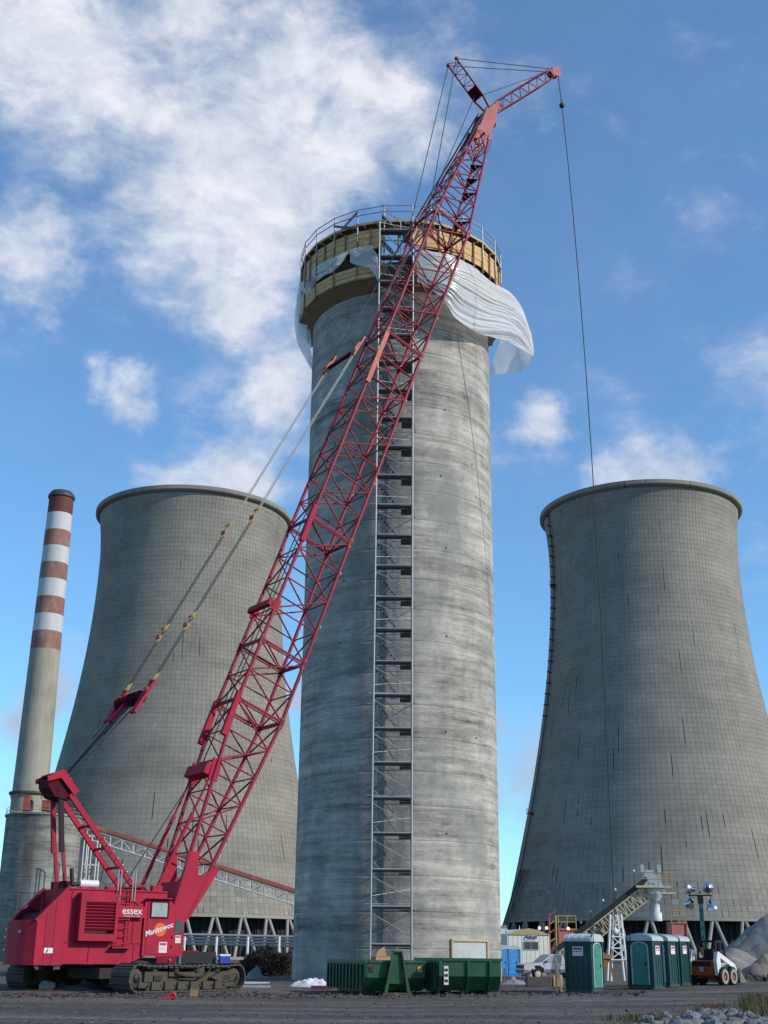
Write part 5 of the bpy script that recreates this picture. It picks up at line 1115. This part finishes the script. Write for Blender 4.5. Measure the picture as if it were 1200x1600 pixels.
for px, py, lit in ((990, 1361, 0), (961, 1390, 0), (942, 1407, 0), (923, 1424, 0), (908, 1441, 0), (888, 1451, 1), (843, 1450, 1), (854, 1450, 1), (791, 1453, 0), (910, 1456, 1)):
    q = P(px, py, 93 if px > 895 else 106.5); rod('lamp_post', (q.x, q.y, q.z-(1.2 if px > 895 else .4)), (q.x, q.y, q.z), .025, BLACK, lt, 5); b = MB(); b.ball(q, .12 if lit else .10, 8, 6); b.build('bulb', BULB if lit else WHITE, lt)

# radial conveyor with its support tower and drop chute
cv = thing('stacking_conveyor', 'cream lattice stacking conveyor rising to a drop chute above the toilets', 'conveyor')
A, B = P(872, 1488, 91), P(1012, 1378, 91); dv = (B-A); nl = 24; dn = dv.normalized(); up_ = Vector((-dn.z, 0, dn.x)); TH = .92
for y in (-.45, .45):
    for k_, off in enumerate((0, -TH)): rod('chord', A+up_*off+Vector((0, y, 0)), B+up_*off+Vector((0, y, 0)), .05, CONVY, cv)
    for k in range(nl):
        q0, q1 = A+dv*(k/nl)+Vector((0, y, 0)), A+dv*((k+1)/nl)+Vector((0, y, 0))
        rod('truss_bar', q0-up_*TH, q0, .035, CONVY, cv, 6); rod('truss_bar', q0 if k % 2 else q0-up_*TH, q1-up_*TH if k % 2 else q1, .03, CONVY, cv, 6)
for k in range(nl): rod('cross_bar', A+dv*(k/nl)+Vector((0, -.45, 0))-up_*TH, A+dv*(k/nl)+Vector((0, .45, 0))-up_*TH, .04, CONVY, cv, 6); beam('idler_frame', A+dv*(k/nl)+Vector((0, -.45, 0))-up_*.05, A+dv*(k/nl)+Vector((0, .45, 0))-up_*.05, .12, .12, CONVY, cv)
b = MB(); b.bar(A+up_*.14, B+up_*.14, .8, .06, up=up_); b.bar(A+up_*.3+Vector((0, -.55, 0)), B+up_*.3+Vector((0, -.55, 0)), .05, .22, up=up_); b.build('belt', BLACK, cv)
b = MB(); h0 = B+Vector((.3, 0, -.35)); b.box(h0.x-1.3, h0.x+1.2, 90.1, 91.9, h0.z-.08, h0.z+.06); b.box(h0.x-.2, h0.x+1.5, 90.3, 91.7, h0.z-.5, h0.z-.38); b.build('head_deck', CONVY, cv)
b = MB(); b.prism([(h0.x-.75, h0.z+.06), (h0.x+.65, h0.z+.06), (h0.x+.5, h0.z+1.15), (h0.x-.5, h0.z+1.15)], 90.6, 91.4); b.box(h0.x-.85, h0.x-.6, 90.5, 90.8, h0.z+1.0, h0.z+1.5); b.box(h0.x+.35, h0.x+.6, 90.5, 90.8, h0.z+1.0, h0.z+1.5); b.build('head_drum_housing', mat('drum_grey', (.42, .46, .50), .5), cv)
b = MB(); b.lathe([(.75, h0.z-.1), (.75, h0.z-.6), (.3, h0.z-.95), (.3, h0.z-1.7), (.42, h0.z-1.75), (.42, h0.z-2.3)], 14, (h0.x+.15, 91)); b.build('drop_chute', mat('chute_pale', (.62, .63, .64), .5), cv)
for x in (.7, 1.2, 1.6):
    rod('rail_post', (h0.x+x-.4, 90.1, h0.z), (h0.x+x-.4, 90.1, h0.z+.95), .03, YEL, cv, 5)
for z in (.5, .95): rod('rail', (h0.x-.9, 90.1, h0.z+z), (h0.x+1.2, 90.1, h0.z+z), .03, YEL, cv, 5)
L0, L1, L2, L3 = P(953, 1500, 88), P(980, 1500, 88), P(959, 1428, 88.6), P(970, 1428, 88.6)
for a, c_ in ((L0, L2), (L1, L3)):
    for dy in (0, 1.4): rod('tower_leg', Vector((a.x, a.y+dy, -.05)), c_+Vector((0, dy, 0)), .085, WHITE, cv)
for k in range(4):
    f0, f1 = k/4, (k+1)/4; a0, a1, b0, b1 = L0.lerp(L2, f0), L0.lerp(L2, f1), L1.lerp(L3, f0), L1.lerp(L3, f1)
    rod('tower_brace', a0, b1, .045, WHITE, cv, 6); rod('tower_brace', b0, a1, .045, WHITE, cv, 6); rod('tower_brace', a0, b0, .06, WHITE, cv, 6)
# rusty hopper on its stand
p = G(957, 1543); t = thing('feed_hopper', 'rusty yellow funnel hopper on legs between the green toilets', 'hopper', (p.x, 66, gz(p.x, 66)), R(20))
b = MB(); b.add([(-.75, -.6, 1.28), (.75, -.6, 1.28), (.75, .6, 1.28), (-.75, .6, 1.28), (-.15, -.12, .12), (.15, -.12, .12), (.15, .12, .12), (-.15, .12, .12)], [(0, 1, 5, 4), (1, 2, 6, 5), (2, 3, 7, 6), (3, 0, 4, 7)]); b.build('funnel', RUST, t)
for s_ in (-1, 1):
    b = MB(); b.bar((-.82, s_*.62, 1.36), (.82, s_*.62, 1.36), .06, .2); b.build('rim_plate', WOODD, t)
    for sx in (-1, 1): b = MB(); b.bar((sx*.72, s_*.55, 1.3), (sx*.85, s_*.62, 0), .08, .08); b.build('leg', RUST, t)
b = MB(); b.box(-.5, .5, -.4, .4, 1.28, 1.55); b.build('load_heap', mat('heap_sand', (.34, .29, .20), .9, var=.3), t)

# light tower with four round floods
p = P(1100, 1480, 68); t = thing('light_tower', 'green mast light tower carrying four round floodlights above the skid steer', 'light tower', (p.x, 68, gz(p.x, 68)), R(-14))
ZM = P(1096, 1412, 68).z-gz(p.x, 68)
b = MB(); b.box(-.11, .11, -.10, .10, .3, ZM); m_ = b.build('mast', MAST, t)
for k in range(9): b = MB(); b.box(-.035, .035, -.11, -.099, .8+k*.45, .92+k*.45); b.build('mast_hole', BLACK, m_)
b = MB(); b.box(-.15, .15, -.1, .1, ZM, ZM+.45); b.build('mast_head', BLACK, t)
rod('cross_arm', (-.62, 0, ZM+.42), (.62, 0, ZM+.42), .035, BLACK, t)
for x, z, dx, dy, dz in ((-.55, .75, -.9, -.25, .12), (.42, .8, .0, .9, .2), (-.55, .05, -.6, .7, -.5), (.55, -.12, .15, .1, -1)):
    c_ = Vector((x, 0, ZM+z)); d_ = Vector((dx, dy, dz)).normalized()
    b = MB(); nn, a_, b_, _ = frame(c_, c_+d_)
    vs = []; pr = [(.06, -.22), (.13, -.16), (.24, -.04), (.30, .10), (.31, .16)]; n = 16
    for r_, h_ in pr: vs += [c_+nn*h_+(a_*math.cos(6.2832*i/n)+b_*math.sin(6.2832*i/n))*r_ for i in range(n)]
    b.add(vs, [(j*n+i, j*n+(i+1) % n, (j+1)*n+(i+1) % n, (j+1)*n+i) for j in range(len(pr)-1) for i in range(n)], 0, True)
    lm = b.build('floodlight', LAMPR, t)
    b = MB(); b.tube(c_-nn*.32, c_-nn*.16, .10, .13, n=12); b.build('lamp_socket', LAMPB, lm); b = MB(); b.bar(c_-nn*.1, Vector((x, 0, ZM+.42)), .04, .04); b.build('yoke', BLACK, lm)
    b = MB(); b.lathe([(.001, 0), (.30, 0)], 16); gl = b.build('lens', DGLASS if dy > .5 else LAMPR, lm); M = Matrix((a_, b_, nn)).transposed().to_4x4(); M.translation = c_+nn*.14; gl.matrix_basis = M
b = MB(); b.box(-.8, .8, -.5, .5, .45, 1.2); b.build('generator', WHITE, t)
for x in (-.9, .9): b = MB(); b.lathe([(.02, x-.08), (.3, x-.08), (.3, x+.08), (.02, x+.08)], 14, axis='x', o=(0, 0, .3)); b.build('wheel', RUBBER, t)
# skid steer, seen from behind
q = P(1107, 1539, 62.4); t = thing('skid_steer', 'orange and white skid steer loader seen from behind beside the toilets', 'loader', (q.x, 62.6, gz(q.x, 62.6)), R(-42))
b = MB(); b.prism([(-.35, .45), (-.4, 1.0), (-.3, 1.12), (.5, 1.12), (.5, .3), (-.1, .28)], -.52, .52, 'yz'); b.build('engine_tail', ORANGE, t)
b = MB(); b.box(-.46, .46, -.42, -.36, .86, 1.08); b.build('grille', BLACK, t)
b = MB(); b.box(-.2, .14, -.425, -.405, .62, .82); pl_ = b.build('plate', mat('plate_blue', (.03, .03, .16), .5), t)
words('plate_lettering', 'HS', .19, WHITE, pl_, (-.03, -.428, .72), (1, 0, 0), (0, 0, 1), bold=.006)
b = MB(); b.bar((-.2, -.43, .63), (.14, -.43, .63), .01, .02); b.bar((-.2, -.43, .81), (.14, -.43, .81), .01, .02); b.build('plate_border', WHITE, pl_)
b = MB(); b.box(-.55, .55, .5, 1.4, .3, .95); b.build('chassis', WHITE, t)
b = MB()
for x in (-.46, .46):
    b.bar((x, .15, 1.1), (x, .2, 1.98), .08, .1); b.bar((x, 1.2, .9), (x, 1.0, 1.98), .07, .08); b.bar((x, .65, 1.0), (x, .65, 1.95), .04, .06)
    b.bar((x, .15, 1.98), (x, 1.05, 1.98), .08, .08)
b.bar((-.46, .2, 1.98), (.46, .2, 1.98), .1, .1); b.bar((-.46, .2, 1.15), (.46, .2, 1.15), .1, .18); b.box(-.5, .5, .15, 1.05, 1.98, 2.03); b.build('cage', BLACK, t)
b = MB(); b.box(-.25, .25, .35, .5, 1.15, 1.65); b.box(-.25, .25, .5, .9, 1.05, 1.17); b.build('seat', BLACK, t)
b = MB(); b.box(-.38, -.24, .26, .3, 1.35, 1.7); b.build('warning_tag', YEL, t)
for s_ in (-1, 1):
    b = MB(); b.prism([(-.3, .45), (-.38, 1.1), (-.2, 1.5), (-.02, 1.5), (.05, .95), (.0, .45)], s_*.68-.09, s_*.68+.09, 'yz'); b.build('upright', WHITE, t)
    b = MB(); b.bar((s_*.70, -.15, 1.42), (s_*.70, 1.45, .85), .12, .22); b.bar((s_*.70, 1.42, .9), (s_*.70, 1.75, .35), .12, .2); b.build('lift_arm', WHITE, t)
    b = MB(); b.bar((s_*.70, -.02, .95), (s_*.70, .9, .98), .05, .09); b.bar((s_*.70, .1, .8), (s_*.70, .75, 1.12), .07, .07); b.build('lift_cylinder', STEEL, t)
    for y in (.12, 1.0):
        x = s_*.78; b = MB(); b.lathe([(.12, x-.14), (.36, x-.14), (.40, x-.08), (.40, x+.08), (.36, x+.14), (.12, x+.14)], 20, axis='x', o=(0, y, .40))
        for k in range(14): a = k*2*math.pi/14; b.bar((x-.13, y+.41*math.cos(a), .4+.41*math.sin(a)), (x+.13, y+.41*math.cos(a+.12), .4+.41*math.sin(a+.12)), .05, .05)
        w_ = b.build('wheel', RUBBER, t)
        b = MB(); b.lathe([(.01, x+s_*.11), (.17, x+s_*.11), (.20, x+s_*.142)], 16, axis='x', o=(0, y, .40)); b.build('rim', ORANGE, w_)
        b = MB(); b.lathe([(.20, x+s_*.143), (.29, x+s_*.146), (.33, x+s_*.141)], 20, axis='x', o=(0, y, .40)); b.build('tyre_wall', mat('dusty_wall', (.32, .29, .25), .9), w_)
b = MB(); b.prism([(1.7, .12), (2.35, .08), (2.36, .12), (1.78, .2), (1.72, .75), (1.66, .75)], -.85, .85, 'yz'); b.prism([(1.7, .12), (2.35, .1), (1.72, .75)], -.88, -.85, 'yz'); b.prism([(1.7, .12), (2.35, .1), (1.72, .75)], .85, .88, 'yz'); b.build('bucket', mat('bucket_steel', (.22, .20, .17), .6, .4), t)

# gravel stockpiles
def pile(px, py, Y, rx, ry, h, m, label, seed, n=56, pw=.9):
    q = P(px, py, Y); b = MB(); vs = []
    for j in range(n+1):
        for i in range(n+1):
            u, v = i/n*2-1, j/n*2-1; r_ = math.hypot(u, v)+.12*mn.noise(Vector((u*1.8+seed, v*1.8, seed))); hh = max(0, 1-r_)**pw
            hh += (.07*mn.noise(Vector((u*3.3+seed, v*3.3, 1)))+.03*mn.noise(Vector((u*10, v*10, seed)))+.015*mn.noise(Vector((u*26, v*26, seed))))*min(1, hh*4)
            vs.append((u*rx, v*ry, hh*h-.15))
    k = n+1; b.add(vs, [(j*k+i, j*k+i+1, (j+1)*k+i+1, (j+1)*k+i) for j in range(n) for i in range(n)], 0, True)
    o = b.build('gravel_pile', m, None, label, 'gravel pile', 'gravel stockpiles beyond the skid steer'); o.location = (q.x, Y, 0); return o
pile(1236, 1490, 112, 8.5, 8, 6.6, PILE, 'largest grey gravel pile climbing out of the picture at the right', 2, 80)
pile(1142, 1490, 92, 4.2, 3.6, 2.35, PILE, 'middle grey gravel pile directly behind the skid steer', 5)
pile(1196, 1492, 88, 2.9, 2.8, 2.0, PILE2, 'small brownish gravel pile at the right edge before the largest pile', 8)
pile(1080, 1490, 96, 3.6, 2.6, 2.3, PILE, 'dark grey gravel bank behind the last green toilet', 11)
b = MB(); rnd = random.Random(9)
for k in range(1500):
    x = rnd.uniform(17, 34); y = rnd.gauss(76, 1.5); z = max(0, .45-.12*abs(y-76))*rnd.random(); s_ = rnd.uniform(.05, .24); c_ = Vector((x, y, gz(x, y)+z))
    b.add([c_+Vector((rnd.uniform(-s_, s_), rnd.uniform(-s_, s_), rnd.uniform(-s_, s_)*.7)) for _ in range(4)], [(0, 2, 1), (0, 1, 3), (1, 2, 3), (2, 0, 3)])
b.build('spoil_debris', BERM, None, 'low dark line of earth and broken timber in front of the gravel piles', 'spoil', kind='stuff')
for k, (px, py, ln, lab) in enumerate(((1172, 1508, 3.0, 'long rusty timber lying before the gravel piles'), (1180, 1519, 2.6, 'grey plank lying nearest the road by the gravel'))):
    q = G(px, py); b = MB(); b.box(-ln/2, ln/2, -.1, .1, .2, .38); o = b.build('loose_timber', RUST if k == 0 else WOODD, None, lab, 'timber'); o.location = q; o.rotation_euler.z = .15

# ================================================================== FOREGROUND BANK
rocks = []
for k in range(6): rocks.append(rock(1100, 1592, .2, STONE, 'angular grey stone in the riprap bank beside the road', 'rock', 'riprap stones along the road edge', seed=20+k))
n = 0; rnd = random.Random(12)
for i, o in enumerate(rocks):
    q = G(1010+i*32, 1598-i*4); o.location = (q.x, q.y, q.z+.04)
while n < 170:
    px, py = rnd.uniform(960, 1215), rnd.uniform(1568, 1612)
    if py < 1612-(px-940)*.17+8*mn.noise(Vector((px*.02, 0, 0))): continue
    rock(px, py, rnd.uniform(.08, .2)*(1.25 if px > 1050 else .8), STONE, 'angular grey stone in the riprap bank beside the road', 'rock', 'riprap stones along the road edge', me=rocks[n % 6].data, rz=rnd.uniform(.1, 6)); n += 1
b = MB()
for k in range(9000):
    px, py = rnd.uniform(-40, 1240), 1532+82*rnd.random()**.7
    if rnd.random() < .6 and py < 1600-(px-900)*.12: continue
    q = G(px, py); s_ = rnd.uniform(.012, .045)*(2.0 if rnd.random() < .07 else 1)
    b.add([q+Vector((rnd.uniform(-s_, s_), rnd.uniform(-s_, s_), rnd.uniform(-.2, 1)*s_)) for _ in range(4)], [(0, 2, 1), (0, 1, 3), (1, 2, 3), (2, 0, 3)])
b.build('loose_gravel', mat('road_gravel', (.12, .115, .115), .95, var=.4, scale=7), None, 'loose gravel scattered over the dark site road', 'gravel', kind='stuff')
b = MB()
for k in range(2600):
    px = rnd.uniform(-30, 1010); q = G(px, 1556+rnd.gauss(0, 2.4)-(3 if px > 780 else 0)); s_ = rnd.uniform(.03, .09)*(1.7 if rnd.random() < .08 else 1)
    b.add([q+Vector((rnd.uniform(-s_, s_), rnd.uniform(-s_, s_), rnd.uniform(-.2, 1)*s_)) for _ in range(4)], [(0, 2, 1), (0, 1, 3), (1, 2, 3), (2, 0, 3)])
b.build('dirt_clods', mat('clod_earth', (.085, .075, .068), .95, var=.4, scale=5), None, 'ragged line of dark clods thrown up along the far road edge', 'dirt', kind='stuff')
GRASS = mat('bank_grass', (.075, .085, .025), .9, var=.4, scale=6); DRYG = mat('dry_weeds', (.17, .12, .065), .9, var=.4, scale=6)
def tuft(name, cx, cy, wx, wy, nb, hgt, mats, label, seed):
    b = MB(); r_ = random.Random(seed)
    for k in range(nb):
        px, py = cx+r_.gauss(0, wx), cy+abs(r_.gauss(0, wy)); q = G(px, py); h_ = hgt*r_.uniform(.4, 1.1); a = r_.uniform(0, 6.28); l = r_.uniform(.05, .5)*h_; w_ = r_.uniform(.006, .016)
        d_ = Vector((math.cos(a)*l, math.sin(a)*l, h_)); sd = Vector((-math.sin(a), math.cos(a), 0))*w_
        b.add([q-sd, q+sd, q+d_*.6+sd*.7+Vector((0, 0, h_*.08)), q+d_], [(0, 1, 2), (0, 2, 3)], 1 if r_.random() < .35 else 0)
    b.build(name, mats, None, label, 'grass', kind='stuff')
tuft('grass_clump', 1192, 1574, 16, 9, 3800, .42, [GRASS, DRYG], 'green grass clump growing on the bank at the right corner', 3)
tuft('dry_weeds', 1122, 1578, 16, 4, 1500, .22, [DRYG, mat('red_weed', (.12, .05, .04), .9)], 'low dry reddish weeds on top of the riprap', 4)
tuft('sparse_weeds', 1010, 1592, 26, 5, 500, .2, [GRASS, DRYG], 'sparse green weeds at the left end of the riprap', 6)
